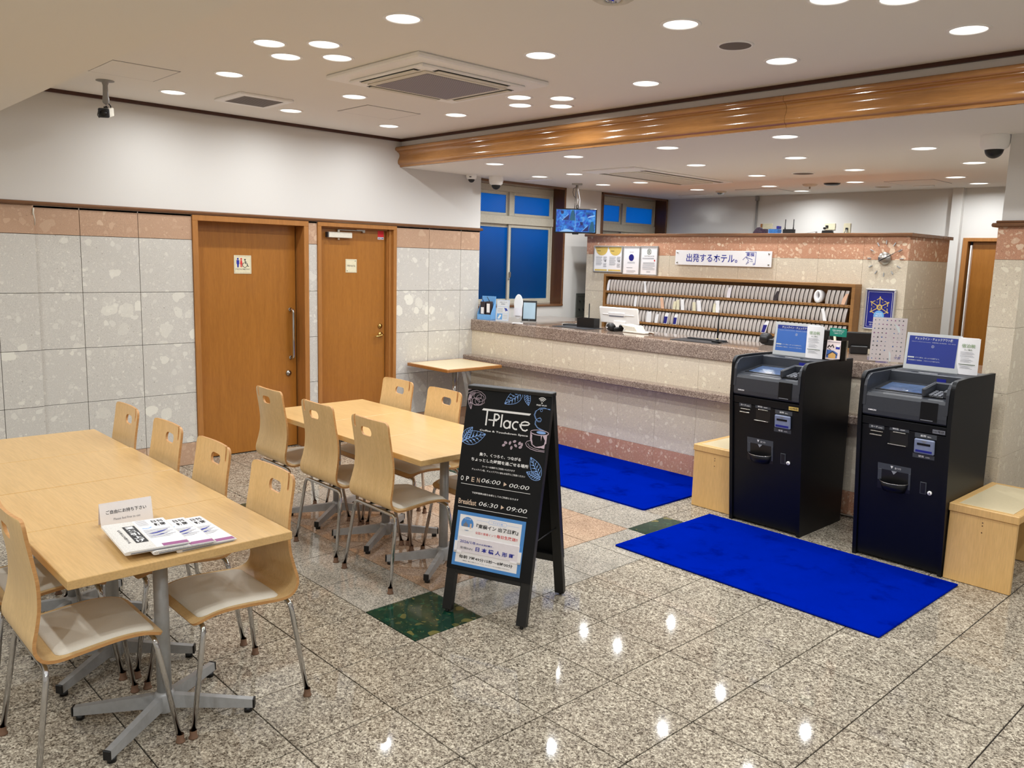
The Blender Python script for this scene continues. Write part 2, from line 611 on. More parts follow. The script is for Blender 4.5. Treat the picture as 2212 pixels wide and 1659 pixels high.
        return s.add(vs, fs, True)

    # flat printing in the builder's local XY plane
    def poly(s, pts, z=0.0):
        return s.add([(p[0], p[1], z) for p in pts], [tuple(range(len(pts)))])

    def rect(s, x0, y0, x1, y1, z=0.0):
        return s.poly([(x0, y0), (x1, y0), (x1, y1), (x0, y1)], z)

    def disc(s, x, y, rx, ry=None, z=0.0, seg=24, a0=0, a1=2 * PI):
        ry = ry or rx
        full = abs(a1 - a0 - 2 * PI) < 1e-6
        pts = [(x + rx * math.cos(a0 + (a1 - a0) * i / seg), y + ry * math.sin(a0 + (a1 - a0) * i / seg)) for i in range(seg if full else seg + 1)]
        return s.poly(pts, z)

    def stroke(s, pts, w, z=0.0, closed=False):
        n = len(pts)
        L, Rr = [], []
        for i, p in enumerate(pts):
            a = pts[i - 1] if i else (pts[-1] if closed else p)
            b = pts[i + 1] if i < n - 1 else (pts[0] if closed else p)
            dx, dy = b[0] - a[0], b[1] - a[1]
            q = math.hypot(dx, dy) or 1
            L.append((p[0] - dy / q * w / 2, p[1] + dx / q * w / 2, z))
            Rr.append((p[0] + dy / q * w / 2, p[1] - dx / q * w / 2, z))
        m = n if closed else n - 1
        return s.add(L + Rr, [(i, n + i, n + (i + 1) % n, (i + 1) % n) for i in range(m)])

    def text(s, body, x, y, w=None, h=None, z=0.0, weight=0.0, rot=0.0, shear=0.0):
        vs, fs, tw, th = text_geo(body, weight, shear)
        if w is None:
            sx = sy = h / th
        elif h is None:
            sx = sy = w / tw
        else:
            sx, sy = w / tw, h / th
        ca, sa = math.cos(rot), math.sin(rot)
        return s.add([(x + a * sx * ca - b * sy * sa, y + a * sx * sa + b * sy * ca, z) for a, b in vs], fs)

    def mesh(s, name):
        m = bpy.data.meshes.new(name)
        m.from_pydata(s.v, [], s.f)
        for mt in s.mats:
            m.materials.append(mt)
        m.polygons.foreach_set('material_index', s.mi)
        m.polygons.foreach_set('use_smooth', s.sm)
        m.update()
        return m

    def obj(s, name, parent=None, **kw):
        bm = bmesh.new()
        m = s.mesh(name)
        bm.from_mesh(m)
        bmesh.ops.remove_doubles(bm, verts=bm.verts, dist=1e-6)
        bmesh.ops.recalc_face_normals(bm, faces=bm.faces)
        bm.to_mesh(m)
        bm.free()
        return link(m, name, parent, **kw)


def link(m, name, parent=None, loc=None, **kw):
    o = bpy.data.objects.new(name, m)
    COL.objects.link(o)
    if parent:
        o.parent = parent
    if loc:
        o.location = loc
    for k, v in kw.items():
        o[k] = v
    return o


def flat(s_mb, name, parent, **kw):
    """link without welding or normal recalculation: for flat print layers"""
    return link(s_mb.mesh(name), name, parent, **kw)


def thing(name, label, cat, loc=(0, 0, 0), rz=0.0, group=None, kind=None):
    o = bpy.data.objects.new(name, None)
    COL.objects.link(o)
    o.location = loc
    o.rotation_euler = (0, 0, rz)
    o.empty_display_size = 0.1
    o['label'] = label
    o['category'] = cat
    if group:
        o['group'] = group
    if kind:
        o['kind'] = kind
    return o


def tag(o, label, cat, group=None):
    o['label'] = label
    o['category'] = cat
    if group:
        o['group'] = group
    return o


def dup(root, loc, rz, label):
    def cp(o, par):
        c = o.copy()
        COL.objects.link(c)
        c.parent = par
        for ch in list(o.children):
            cp(ch, c)
        return c
    r = cp(root, None)
    r.location = loc
    r.rotation_euler = (0, 0, rz)
    r['label'] = label
    return r


def structure(o):
    o['kind'] = 'structure'
    return o


def face_y(x, y, z, yaw=0.0, tilt=0.0):
    """matrix taking local XY (print plane, Z towards the viewer) to a vertical plane facing -Y, turned by yaw, leaned back by tilt"""
    return Matrix.Translation((x, y, z)) @ Matrix.Rotation(yaw, 4, 'Z') @ Matrix.Rotation(-tilt, 4, 'X') @ Matrix.Rotation(PI / 2, 4, 'X')


def face_x(x, y, z):
    """print plane on a wall facing +X; local X runs to +Y"""
    return Matrix.Translation((x, y, z)) @ Matrix.Rotation(PI / 2, 4, 'Z') @ Matrix.Rotation(PI / 2, 4, 'X')


_tilemesh = {}


def tile(parent, mat, size, loc, thick, axis, gap=0.003, ch=0.0008):
    """one stone tile; size = (a,b) of its cell, loc = cell centre on the finished face; axis = outward normal"""
    a, b = round(size[0] - gap, 4), round(size[1] - gap, 4)
    key = (mat, a, b, thick, axis)
    if key not in _tilemesh:
        mb = MB(mat)
        if axis == 'z':
            mb.cbox(-a / 2, -b / 2, -thick, a / 2, b / 2, 0, ch)
        elif axis == 'x':
            mb.cbox(-thick, -a / 2, -b / 2, 0, a / 2, b / 2, ch)
        elif axis == '-y':
            mb.cbox(-a / 2, 0, -b / 2, a / 2, thick, b / 2, ch)
        o = mb.obj('tile', parent, loc=loc)
        _tilemesh[key] = o.data
        return o
    return link(_tilemesh[key], 'tile', parent, loc=loc)


def project(p):
    d = Vector(p) - CAM
    zc = d.dot(Vector(RZ))
    if zc < 0.05:
        return None
    return 1106 + F_PX * d.dot(Vector(RX)) / zc, 829.5 + F_PX * d.dot(Vector(RY)) / zc


# ================================================================== THE SETTING
ZT, ZP, Z1, Z2, Z3, ZB = 1.975, 1.78, 1.378, 0.98, 0.583, 0.182
ZC, ZM, YB, YC = 2.76, 2.51, -0.846, 0.052
GX, GY, TS = 3.234, -3.36, 0.4

# ---- floor
floor = structure(MB('grout').box(-0.35, -9.2, -0.08, 9.2, 3.6, -0.005).obj('floor'))


def floor_kind(i, j):
    """the dining area is a square of pinkish tiles framed by light grey ones, green at the corners"""
    if -5 <= i <= 0 and 0 <= j <= 5:
        if i in (-5, 0) and j in (0, 5):
            return 'green'
        if i in (-5, 0) or j in (0, 5):
            return 'granite_grey'
        return 'granite_pink'
    return 'granite_brown'


cells = []
rest = MB('granite_brown')
for i in range(-9, 15):
    for j in range(-15, 17):
        x0, y0 = GX + i * TS, GY + j * TS
        x1, y1 = x0 + TS, y0 + TS
        x0c, y1c = max(x0, 0.0), y1
        if x1 - x0c < 0.01:
            continue
        if y0 < YC < y1 and x1 < 4.8:
            y1c = YC
        seen = False
        if y0 < YC:
            for cx in (x0c, (x0c + x1) / 2, x1):
                for cy in (y0, (y0 + y1c) / 2, y1c):
                    p = project((cx, cy, 0))
                    if p and -30 < p[0] < 2242 and 0 < p[1] < 1690:
                        seen = True
        cells.append((seen, (Vector((x0c, y0, 0)) - CAM).length, i, j, x0c, y0, x1, y1c))
cells.sort(key=lambda c: (not c[0], c[1]))
for k, (seen, d, i, j, x0, y0, x1, y1) in enumerate(cells):
    kind = floor_kind(i, j)
    if seen and k < 298:
        tile(floor, kind, (x1 - x0, y1 - y0), ((x0 + x1) / 2, (y0 + y1) / 2, 0), 0.012, 'z', 0.0052, 0.0005)
    else:
        rest.use(kind).box(x0 + 0.0026, y0 + 0.0026, -0.012, x1 - 0.0026, y1 - 0.0026, 0)
rest.obj('tile_field', floor, kind='stuff')

# ---- ceilings and the two beams
c = MB('ceil').box(-0.35, -9.2, ZC, 9.2, YB + 0.05, ZC + 0.1).obj('ceiling')
structure(c)
c = MB('ceil').box(-0.45, YB, ZM, 9.2, 3.7, ZM + 0.1)
c.box(-0.35, YB, ZM + 0.1, 9.2, YB + 0.1, ZC + 0.05)
structure(c.obj('ceiling'))
c = MB('ceil').box(-0.35, -5.4, 2.51, 9.2, -4.17, ZC + 0.02).obj('beam')
structure(c)
# varnished crown moulding on the face of the drop, three lengths butted together
prof = [(YB - a, z) for a, z in ((0.0, 2.51), (0.006, 2.51), (0.018, 2.511), (0.020, 2.526), (0.022, 2.528), (0.034, 2.532), (0.041, 2.542), (0.043, 2.554), (0.041, 2.568), (0.035, 2.582), (0.028, 2.595), (0.024, 2.610), (0.026, 2.624), (0.034, 2.636),
                                  (0.046, 2.643), (0.052, 2.645), (0.052, 2.650), (0.062, 2.651), (0.070, 2.657), (0.074, 2.667), (0.071, 2.678), (0.063, 2.686), (0.052, 2.690), (0.0, 2.693))]
tr = structure(MB('molding').prism([(p[0], p[1]) for p in prof], 0.001, 3.86, 'x').obj('trim_1'))
for a, b in ((3.862, 7.2), (7.202, 9.2)):
    MB('molding').prism(prof, a, b, 'x').obj('molding_length', tr)
for o in [tr] + list(tr.children):
    for p in o.data.polygons:
        p.use_smooth = abs(p.normal.x) < 0.5
    try:
        o.data.set_sharp_from_angle(angle=math.radians(40))
    except Exception:
        pass
t = MB('trim_dark')
t.box(0.0, YB - 0.018, ZC - 0.022, 9.2, YB, ZC)
structure(t.obj('trim_2'))
structure(MB('trim_dark').box(0.0, -9.2, ZC - 0.024, 0.02, YB - 0.018, ZC).obj('trim_3'))

# ---- left wall with its two doorways
D1 = (-2.82, -1.817)
D2 = (-1.729, -0.90)
YW = 0.132
b = MB('grout_grey')
for y0, y1 in ((-9.2, D1[0] + 0.03), (D1[1] - 0.03, D2[0] + 0.03), (D2[1] - 0.03, YW - 0.004)):
    b.box(-0.30, y0, 0, -0.006, y1, 1.96)
b.use('wall').box(-0.30, -9.2, 1.96, 0.0, YW, ZC)
wall_left = structure(b.obj('wall_left'))
ycols = [(-3.221 - 0.4 * k, -3.221 - 0.4 * (k - 1)) for k in range(1, -1, -1)]  # -3.621..-3.221, -3.221..-2.821
cols = [(-3.912, -3.621), (-3.621, -3.221), (-3.221, D1[0]), (D1[1], D2[0]), (D2[1], -0.513), (-0.513, -0.116), (-0.116, YW)]
rows = [(0, ZB, 'stone_pink'), (ZB, Z3, 'stone_grey'), (Z3, Z2, 'stone_grey'), (Z2, Z1, 'stone_grey'), (Z1, ZP, 'stone_grey'), (ZP, ZT, 'stone_pink')]
for y0, y1 in cols:
    for z0, z1, m in rows:
        tile(wall_left, m, (y1 - y0, z1 - z0), (0.0, (y0 + y1) / 2, (z0 + z1) / 2), 0.012, 'x', 0.0035)
# pilaster at the near end of the wall, standing 2 cm proud
PX = 0.022
for k, (y0, y1) in enumerate([(-4.16, -3.912), (-4.56, -4.16), (-4.96, -4.56), (-5.36, -4.96), (-5.76, -5.36)]):
    for z0, z1, m in rows:
        tile(wall_left, m, (y1 - y0, z1 - z0), (PX, (y0 + y1) / 2, (z0 + z1) / 2), 0.03, 'x', 0.0035)
MB('wall').box(-0.01, -9.2, ZT, PX - 0.002, -3.912, ZC).obj('pilaster_plaster', wall_left)
MB('offwhite').tube([(PX + 0.004, -3.914, 1.955), (PX + 0.004, -3.917, 1.92), (0.006, -3.905, 1.88), (0.004, -3.906, 1.84)], [0.006, 0.006, 0.005, 0.003], 6).obj('sealant_bead', wall_left)
# wooden dado rail
rail = [(0.0, ZT - 0.001), (0.016, ZT - 0.001), (0.022, ZT + 0.006), (0.024, ZT + 0.016), (0.018, ZT + 0.024), (0.0, ZT + 0.028)]
structure(MB('trim').prism([(p[0], p[1]) for p in rail], -3.912, YW + 0.02, 'y').obj('trim_4'))
structure(MB('trim').prism([(p[0] + PX, p[1]) for p in rail], -9.0, -3.914, 'y').obj('trim_5'))


def casing(root, y0, y1, top, x0, x1, wd=0.045, mat='frame'):
    MB(mat).cbox(x0, y0, 0, x1, y0 + wd, top - wd, 0.002).obj('door_frame', root)
    MB(mat).cbox(x0, y1 - wd, 0, x1, y1, top - wd, 0.002).obj('door_frame', root)
    MB(mat).cbox(x0, y0, top - wd, x1, y1, top, 0.002).obj('door_frame', root)


# door 1: sliding restroom door set deep in its frame
d1 = thing('door_1', 'wide brown sliding restroom door with long chrome pull handle', 'door', (0, 0, 0), kind='structure')
casing(d1, D1[0], D1[1], ZT - 0.002, -0.20, 0.014, 0.044)
MB('door').cbox(-0.165, D1[0] + 0.02, 0.008, -0.125, -1.872, 1.945, 0.002).obj('door_panel', d1)
MB('black').box(-0.20, -1.90, 0.002, -0.17, -1.86, 1.95).box(-0.20, D1[0] + 0.02, 1.94, -0.18, -1.86, 1.99).obj('dark_gap_strip', d1)  # black strips standing in for the dark gap around the panel
MB('granite_brown').box(-0.24, D1[0] + 0.044, -0.01, 0.0, D1[1] - 0.044, 0.0005).obj('threshold', d1)
MB('reveal').box(-0.24, D1[0], 0, -0.205, D1[1], 2.0).obj('door_backing', d1)
hy = -1.925
h = MB('chrome')
pts = [(-0.124, hy, 1.215), (-0.085, hy, 1.213), (-0.073, hy, 1.205), (-0.07, hy, 1.19), (-0.07, hy, 0.82), (-0.073, hy, 0.805), (-0.085, hy, 0.797), (-0.124, hy, 0.795)]
h.tube(pts, 0.0125, 12)
for z in (1.215, 0.795):
    h.cyl((-0.126, hy, z), 0.017, 0.006, 14, 'x')
h.obj('pull_handle', d1, label='long chrome bar handle')
MB('steel').cyl((-0.126, -1.95, 0.66), 0.024, 0.014, 20, 'x').cyl((-0.114, -1.95, 0.66), 0.012, 0.010, 14, 'x').obj('lock_knob', d1)
MX = face_x(-0.1235, -2.353, 1.595)
s = MB('plate', Mx=MX)
s.box(-0.075, -0.075, -0.002, 0.075, 0.075, 0.002)
sp = s.obj('sign_plate', d1, label='square cream restroom sign with man, woman and wheelchair pictograms')
p = MB('ink_black', Mx=MX)
for q in ((-0.068, -0.068, 0.068, -0.0672), (-0.068, 0.0672, 0.068, 0.068), (-0.068, -0.068, -0.0672, 0.068), (0.0672, -0.068, 0.068, 0.068)):
    p.rect(*q, z=0.003)
p.text('どなたでもご利用できます', 0, -0.038, 0.125, 0.011, 0.003, 0.01)
p.use('ink_navy').disc(-0.042, 0.046, 0.008, z=0.003).poly([(-0.054, 0.036), (-0.030, 0.036), (-0.030, 0.004), (-0.034, 0.004), (-0.034, -0.002), (-0.0365, -0.024), (-0.0415, -0.024), (-0.042, -0.002), (-0.0425, -0.024), (-0.0475, -0.024), (-0.050, -0.002), (-0.050, 0.004), (-0.054, 0.004)], 0.003)
p.use('ink_red').disc(-0.013, 0.046, 0.0075, z=0.003).poly([(-0.018, 0.037), (-0.008, 0.037), (-0.001, 0.004), (-0.006, 0.004), (-0.006, -0.022), (-0.011, -0.022), (-0.013, 0.002), (-0.015, -0.022), (-0.020, -0.022), (-0.020, 0.004), (-0.025, 0.004)], 0.003)
p.use('ink_black').disc(0.020, 0.040, 0.0065, z=0.003)
p.stroke([(0.020, 0.032), (0.022, 0.008), (0.038, 0.008), (0.046, -0.016), (0.053, -0.014)], 0.006, 0.003)
p.stroke([(0.022, 0.020), (0.036, 0.020)], 0.005, 0.0031)
p.stroke([(0.018 + 0.019 * math.cos(a), -0.004 + 0.019 * math.sin(a)) for a in [math.radians(100 + 12 * k) for k in range(22)]], 0.004, 0.0032)
flat(p, 'pictogram', sp)

# door 2: hinged staff door with closer
d2 = thing('door_2', 'narrow brown hinged door with a brass lever and door closer', 'door', (0, 0, 0), kind='structure')
casing(d2, D2[0], D2[1], ZT - 0.002, -0.16, 0.014, 0.036)
for y0, y1, z0, z1 in ((D2[0] + 0.036, D2[0] + 0.046, 0, 1.93), (-0.975, D2[1] - 0.036, 0, 1.937)):
    MB('frame').box(-0.16, y0, z0, -0.035, y1, z1).obj('door_stop', d2)
MB('frame').box(-0.16, D2[0] + 0.036, 1.925, -0.035, D2[1] - 0.036, 1.937).obj('door_stop', d2)
MB('frame').box(-0.16, -0.965, 0, -0.018, D2[1] - 0.036, 1.937).obj('door_stop', d2)
MB('door').cbox(-0.105, D2[0] + 0.03, 0.008, -0.065, -0.981, 1.926, 0.002).obj('door_panel', d2)
MB('reveal').box(-0.16, D2[0], 0, -0.14, D2[1], 2.0).obj('door_backing', d2)
k = MB('offwhite').cbox(-0.064, -1.60, 1.845, -0.022, -1.36, 1.895, 0.004)
k.cyl((-0.043, -1.49, 1.828), 0.008, 0.018, 12).cyl((-0.043, -1.49, 1.895), 0.010, 0.018, 12)
k.use('steel').box(-0.050, -1.50, 1.912, -0.036, -1.24, 1.918).box(-0.056, -1.30, 1.914, -0.044, -1.215, 1.924).box(-0.06, -1.24, 1.900, -0.040, -1.215, 1.924)
k.use('kiosk_grey').box(-0.0645, -1.61, 1.848, -0.024, -1.60, 1.892)
k.obj('door_closer', d2, label='cream hydraulic closer with a thin arm')
MB('brass').cyl((-0.066, -1.035, 1.046), 0.021, 0.012, 20, 'x').cyl((-0.055, -1.035, 1.046), 0.010, 0.008, 12, 'x').obj('deadbolt', d2)
k = MB('brass').cyl((-0.066, -1.030, 0.966), 0.024, 0.010, 20, 'x')
k.tube([(-0.058, -1.030, 0.966), (-0.02, -1.030, 0.966)], 0.009, 10)
k.tube([(-0.02, -1.030, 0.968), (-0.014, -1.045, 0.963), (-0.012, -1.09, 0.955), (-0.014, -1.115, 0.954)], 0.0085, 10)
k.obj('lever_handle', d2, label='brass lever handle')
MX = face_x(-0.0645, -1.348, 1.60)
sp = MB('plate', Mx=MX).box(-0.058, -0.060, -0.001, 0.058, 0.060, 0.003).obj('sign_plate', d2, label='square cream PRIVATE sign')
p = MB('ink_black', Mx=MX)
for q in ((-0.052, -0.054, 0.052, -0.0532), (-0.052, 0.0532, 0.052, 0.054), (-0.052, -0.054, -0.0512, 0.054), (0.0512, -0.054, 0.052, 0.054)):
    p.rect(*q, z=0.0036)
p.text('PRIVATE', 0, 0.0, 0.082, 0.016, 0.0036, 0.0)
for a, bq in ((0.042, 0.044), (-0.042, -0.044)):
    p.disc(a, bq, 0.004, z=0.0036)
flat(p, 'lettering', sp)
MX = face_x(-0.0645, -1.026, 1.886)
p = MB('sticker_red', Mx=MX).rect(-0.036, -0.018, 0.030, 0.040, 0.0006).use('white').rect(-0.036, -0.040, 0.030, -0.018, 0.0006)
p.use('ink_navy').text('SECOM', -0.003, -0.029, 0.056, 0.014, 0.0012, 0.02)
flat(p, 'sticker', d2, label='red and white security sticker')

# ---- outer wall (set back 10 cm) with two windows, and the outside
XO, XR = -0.10, -0.28
W1 = (0.150, 1.470)
W2 = (2.115, 3.37)
ZW0, ZW1 = 1.205, 2.497
o = MB('wall')
for y0, y1 in ((YW - 0.01, W1[0]), (W1[1], W2[0]), (W2[1], 3.6)):
    o.box(-0.45, y0, 0, XO, y1, ZM + 0.02)
for y0, y1 in (W1, W2):
    o.box(-0.45, y0, 0, XO, y1, ZW0)
    o.box(-0.45, y0, ZW1, XO, y1, ZM + 0.02)
structure(o.obj('wall_outer'))
structure(MB('grout_grey').box(-3.0, -1.5, -0.5, -0.95, 5.5, 2.05).obj('pane_shade_wall'))  # unseen wall put close outside so the lower panes come out darker


def window(name, y0, y1, ymid):
    root = thing(name, 'brown cased aluminium window with frosted blue panes' + (' behind the counter' if name == 'window_1' else ' above the key rack wall'), 'window', (0, 0, 0), kind='structure')
    cz = 0.022
    for a in ((XO - 0.18, y0 - 0.001, ZW0, XO + 0.012, y0 + cz, ZW1), (XO - 0.18, y1 - 0.008, ZW0, XO + 0.002, y1, ZW1)):
        MB('reveal').cbox(*a, 0.001).obj('window_frame', root)
    for a in ((XO - 0.001, y1 - 0.006, ZW0 - 0.015, XO + 0.010, y1 + 0.018, ZW1 + 0.012), (XO - 0.001, y0 - 0.016, ZW0 - 0.015, XO + 0.010, y0 + 0.006, ZW1 + 0.012)):
        MB('trim').cbox(*a, 0.002).obj('window_frame', root)
    MB('trim').cbox(XO - 0.18, y0 - 0.016, ZW1 - 0.012, XO + 0.010, y1 + 0.018, ZW1 + 0.011, 0.002).obj('window_frame', root)
    MB('trim').cbox(XO - 0.18, y0 - 0.016, ZW0 - 0.018, XO + 0.016, y1 + 0.018, ZW0 + 0.004, 0.002).obj('window_sill', root)
    f = MB('alu')
    X0, X1 = XR - 0.05, XR + 0.012
    f.cbox(X0, y0, 2.42, X1, y1, ZW1 - 0.012, 0.002)
    f.cbox(X0, y0, 2.075, X1 + 0.01, y1, 2.165, 0.003)
    f.cbox(X0, y0, ZW0 + 0.004, X1, y1, ZW0 + 0.03, 0.002)
    f.cbox(X0, y1 - 0.03, ZW0 + 0.03, X1, y1 - 0.008, 2.42, 0.002)
    f.cbox(X0, y0 + cz, ZW0 + 0.03, X1, y0 + cz + 0.02, 2.42, 0.002)
    f.cbox(X0, ymid - 0.022, 2.165, X1 + 0.004, ymid + 0.030, 2.42, 0.002)
    f.obj('window_frame', root)
    # sashes: upper pair, lower pair
    for (a, b, z0, z1, x) in ((y0 + cz + 0.02, ymid - 0.022, 2.165, 2.42, XR - 0.01), (ymid + 0.030, y1 - 0.03, 2.165, 2.42, XR + 0.004),
                              (y0 + cz + 0.02, ymid + 0.03, ZW0 + 0.03, 2.075, XR - 0.03), (ymid - 0.01, y1 - 0.03, ZW0 + 0.03, 2.075, XR)):
        m = 0.035 if z1 > 2.2 else 0.034
        sash = MB('alu')
        sash.cbox(x - 0.02, a, z0, x, a + m, z1, 0.002).cbox(x - 0.02, b - m * 0.8, z0, x, b, z1, 0.002)
        sash.cbox(x - 0.02, a + m, z0, x, b - m * 0.8, z0 + 0.030, 0.002).cbox(x - 0.02, a + m, z1 - 0.034, x, b - m * 0.8, z1, 0.002)
        so = sash.obj('window_sash', root)
        MB('frosted').box(x - 0.013, a + m - 0.004, z0 + 0.026, x - 0.008, b - m * 0.8 + 0.004, z1 - 0.030).obj('pane', so)
    MB('steel').cbox(XR + 0.001, ymid + 0.004, 1.50, XR + 0.02, ymid + 0.022, 1.56, 0.002).tube([(XR + 0.014, ymid + 0.012, 1.505), (XR + 0.02, ymid - 0.014, 1.475)], 0.006, 8).obj('sash_lock', root)


window('window_1', W1[0], W1[1], 0.80)
window('window_2', W2[0], W2[1], 2.72)

# ---- back wall, staff door
YK = 3.40
b = MB('wall').box(-0.45, YK, 0, 3.50, YK + 0.2, ZM + 0.02).box(3.50, YK, 2.01, 4.40, YK + 0.2, ZM + 0.02).box(4.40, YK, 0, 9.2, YK + 0.2, ZM + 0.02)
b.box(3.345, YK - 0.06, 0, 3.44, YK, ZM + 0.02)
structure(b.obj('wall_back'))
d3 = thing('door_3', 'brown door behind the counter beside the stone pillar', 'door', (0, 0, 0), kind='structure')
for a in ((3.47, YK - 0.02, 0, 3.515, YK + 0.10, 2.03), (4.385, YK - 0.02, 0, 4.43, YK + 0.10, 2.03), (3.515, YK - 0.02, 1.995, 4.385, YK + 0.10, 2.03)):
    MB('frame').cbox(*a, 0.002).obj('door_frame', d3)
MB('door').cbox(3.545, YK + 0.04, 0, 4.385, YK + 0.08, 1.995, 0.002).obj('door_panel', d3)
MB('white_metal').box(3.537, YK + 0.0, 0.1, 3.549, YK + 0.05, 1.96).obj('door_guard', d3, label='pale grey finger guard strip')
MB('reveal').box(3.515, YK + 0.1, 0, 4.385, YK + 0.12, 2.0).obj('door_backing', d3)
MB('cable').tube([(1.185, YK - 0.012, 0.5), (1.185, YK - 0.012, 2.46)], 0.012, 8).cbox(1.165, YK - 0.03, 2.455, 1.205, YK, 2.505, 0.002).obj('pipe')
bpy.data.objects['pipe']['label'] = 'thin grey conduit pipe running up the back wall'
bpy.data.objects['pipe']['category'] = 'pipe'

# ---- middle wall that carries the key rack
KX0, KX1, KY, KY2 = 0.164, 3.674, 1.581, 2.45
m = MB('grout_light').box(KX0 + 0.004, KY + 0.008, 0, KX1 - 0.008, KY2, ZT - 0.002)
wm = structure(m.obj('wall_middle'))
xs = [KX0, 0.5, 0.9, 1.3, 1.7, 2.1, 2.5, 2.9, 3.3, KX1]
krows = [(Z2 - 0.4, Z2, 'stone_cream'), (Z2, Z1, 'stone_cream'), (Z1, ZP, 'stone_cream'), (ZP, ZT, 'stone_rose')]
for i in range(len(xs) - 1):
    for z0, z1, mt in krows:
        tile(wm, mt, (xs[i + 1] - xs[i], z1 - z0), ((xs[i] + xs[i + 1]) / 2, KY, (z0 + z1) / 2), 0.02, '-y', 0.0016, 0.0005)
for y0, y1 in ((KY + 0.021, 2.0), (2.0, KY2)):
    for z0, z1, mt in krows:
        tile(wm, mt, (y1 - y0, z1 - z0), (KX1, (y0 + y1) / 2, (z0 + z1) / 2), 0.02, 'x', 0.0016, 0.0005)
cap = MB('trim_x')
pr = [(-0.024, ZT + 0.004), (-0.018, ZT - 0.002), (0.0, ZT - 0.002), (0.0, ZT + 0.028), (-0.018, ZT + 0.028), (-0.024, ZT + 0.022)]
cap.prism([(KY + a, b) for a, b in pr], KX0 - 0.02, KX1 + 0.022, 'x')
cap.box(KX0 - 0.02, KY - 0.002, ZT - 0.001, KX1 + 0.022, KY2 + 0.02, ZT + 0.027)
structure(cap.obj('trim_6'))

# ---- pier at the right end of the counter
PX0, PX1, PY = 4.764, 4.915, 0.084
structure(MB('grout_light').box(PX0 + 0.006, PY + 0.006, 0, PX1 - 0.006, 3.5, ZT).use('wall').box(PX0 + 0.012, PY + 0.012, ZT - 0.01, PX1 - 0.012, 3.5, ZM + 0.02).obj('wall_right'))
wr = bpy.data.objects['wall_right']
prow = [(0, ZB, 'stone_rose'), (ZB, Z3, 'stone_cream'), (Z3, Z2, 'stone_cream'), (Z2, Z1, 'stone_cream'), (Z1, ZP, 'stone_cream'), (ZP, ZT, 'stone_rose')]
for z0, z1, mt in prow:
    tile(wr, mt, (PX1 - PX0, z1 - z0), ((PX0 + PX1) / 2, PY, (z0 + z1) / 2), 0.02, '-y', 0.0016, 0.0005)
for k in range(8):
    y0 = PY + 0.021 + 0.4 * k
    for z0, z1, mt in prow:
        tile(wr, mt, (0.4, z1 - z0), (PX1, y0 + 0.2, (z0 + z1) / 2), 0.02, 'x', 0.0016, 0.0005)
q = MB('trim_x').cbox(PX0 - 0.03, PY - 0.03, ZT - 0.004, PX1 + 0.03, 3.5, ZT + 0.020, 0.006).cbox(PX0 - 0.012, PY - 0.012, ZT + 0.020, PX1 + 0.012, 3.5, ZT + 0.034, 0.004)
structure(q.obj('trim_7'))

# ---- the rest of the lobby, behind and beside the camera
structure(MB('wall').box(-0.35, -9.4, 0, 9.2, -9.2, 2.9).obj('wall_front'))
structure(MB('wall').box(9.2, -9.2, 0, 9.4, 3.6, 2.9).obj('wall_side'))

# ================================================================== RECEPTION COUNTER
cnt = thing('reception_counter', 'long stone faced reception counter with polished granite top and bag shelf', 'counter', (0, 0, 0))
MB('grout_light').box(0.001, YC + 0.010, 0, PX0 - 0.001, YC + 0.12, 0.975).obj('counter_body', cnt)
cx = [0.0, 0.352, 0.752, 1.152, 1.552, 1.952, 2.352, 2.752, 3.152, 3.552, 3.952, 4.352, PX0]
for i in range(len(cx) - 1):
    for z0, z1, mt in ((0.0, ZB, 'stone_rose'), (ZB, 0.67, 'stone_cream'), (0.67, 0.974, 'stone_cream')):
        tile(cnt, mt, (cx[i + 1] - cx[i], z1 - z0), ((cx[i] + cx[i + 1]) / 2, YC, (z0 + z1) / 2), 0.02, '-y', 0.0014, 0.0004)
wt = [(0.036, 0.978), (0.040, 0.974), (0.60, 0.974), (0.60, 1.086), (0.050, 1.086), (0.040, 1.082), (0.036, 1.074)]
MB('granite_worktop').prism(wt, 0.0, 4.763, 'x').obj('worktop', cnt, label='polished brown grey granite worktop')
MB('granite_worktop').box(0.001, 0.60, 0.974, 0.66, 1.2, 1.086).obj('worktop_return', cnt)
sh = [(-0.062, 0.676), (-0.058, 0.670), (YC, 0.670), (YC, 0.728), (-0.056, 0.728), (-0.062, 0.722)]
MB('granite_worktop').prism(sh, 0.001, 4.763, 'x').obj('bag_shelf', cnt, label='narrow granite ledge')
MB('offwhite').box(0.7, 0.60, 0.70, 4.7, 1.25, 0.735).obj('staff_desk', cnt)
MB('steel').tube([(3.9, YC - 0.006, 0.012), (4.5, YC - 0.006, 0.012)], 0.008, 8).obj('conduit', cnt)

# ================================================================== CEILING FITTINGS
ld = bpy.data.lights.new('downlight_lamp', 'AREA')
ld.shape = 'DISK'
ld.size = 0.06
ld.energy = LAMP_W
ld.color = LAMP_COL
ld.spread = LAMP_SPREAD
ld_small = ld.copy()
ld_small.energy = LAMP_W * 0.45
ld_front = ld.copy()
ld_front.energy = LAMP_W * 2.0  # unseen entrance lamps, power doubled to fill surfaces facing the camera


def make_downlight():
    root = thing('ceiling_downlight', '', 'downlight')
    r = MB('white_metal').lathe([(0.092, 0.0), (0.092, -0.002), (0.088, -0.0045), (0.078, -0.005), (0.076, -0.003), (0.076, 0.0)], seg=32, caps=False)
    r.obj('trim_ring', root)
    MB('lens').lathe([(0.076, -0.0005), (0.060, -0.0008), (0.0001, -0.001)], seg=28, caps=False).obj('lens', root)
    lo = bpy.data.objects.new('lamp', ld)  # replaced by a weaker lamp in the clusters
    COL.objects.link(lo)
    lo.parent = root
    lo.location = (0, 0, -0.008)
    return root


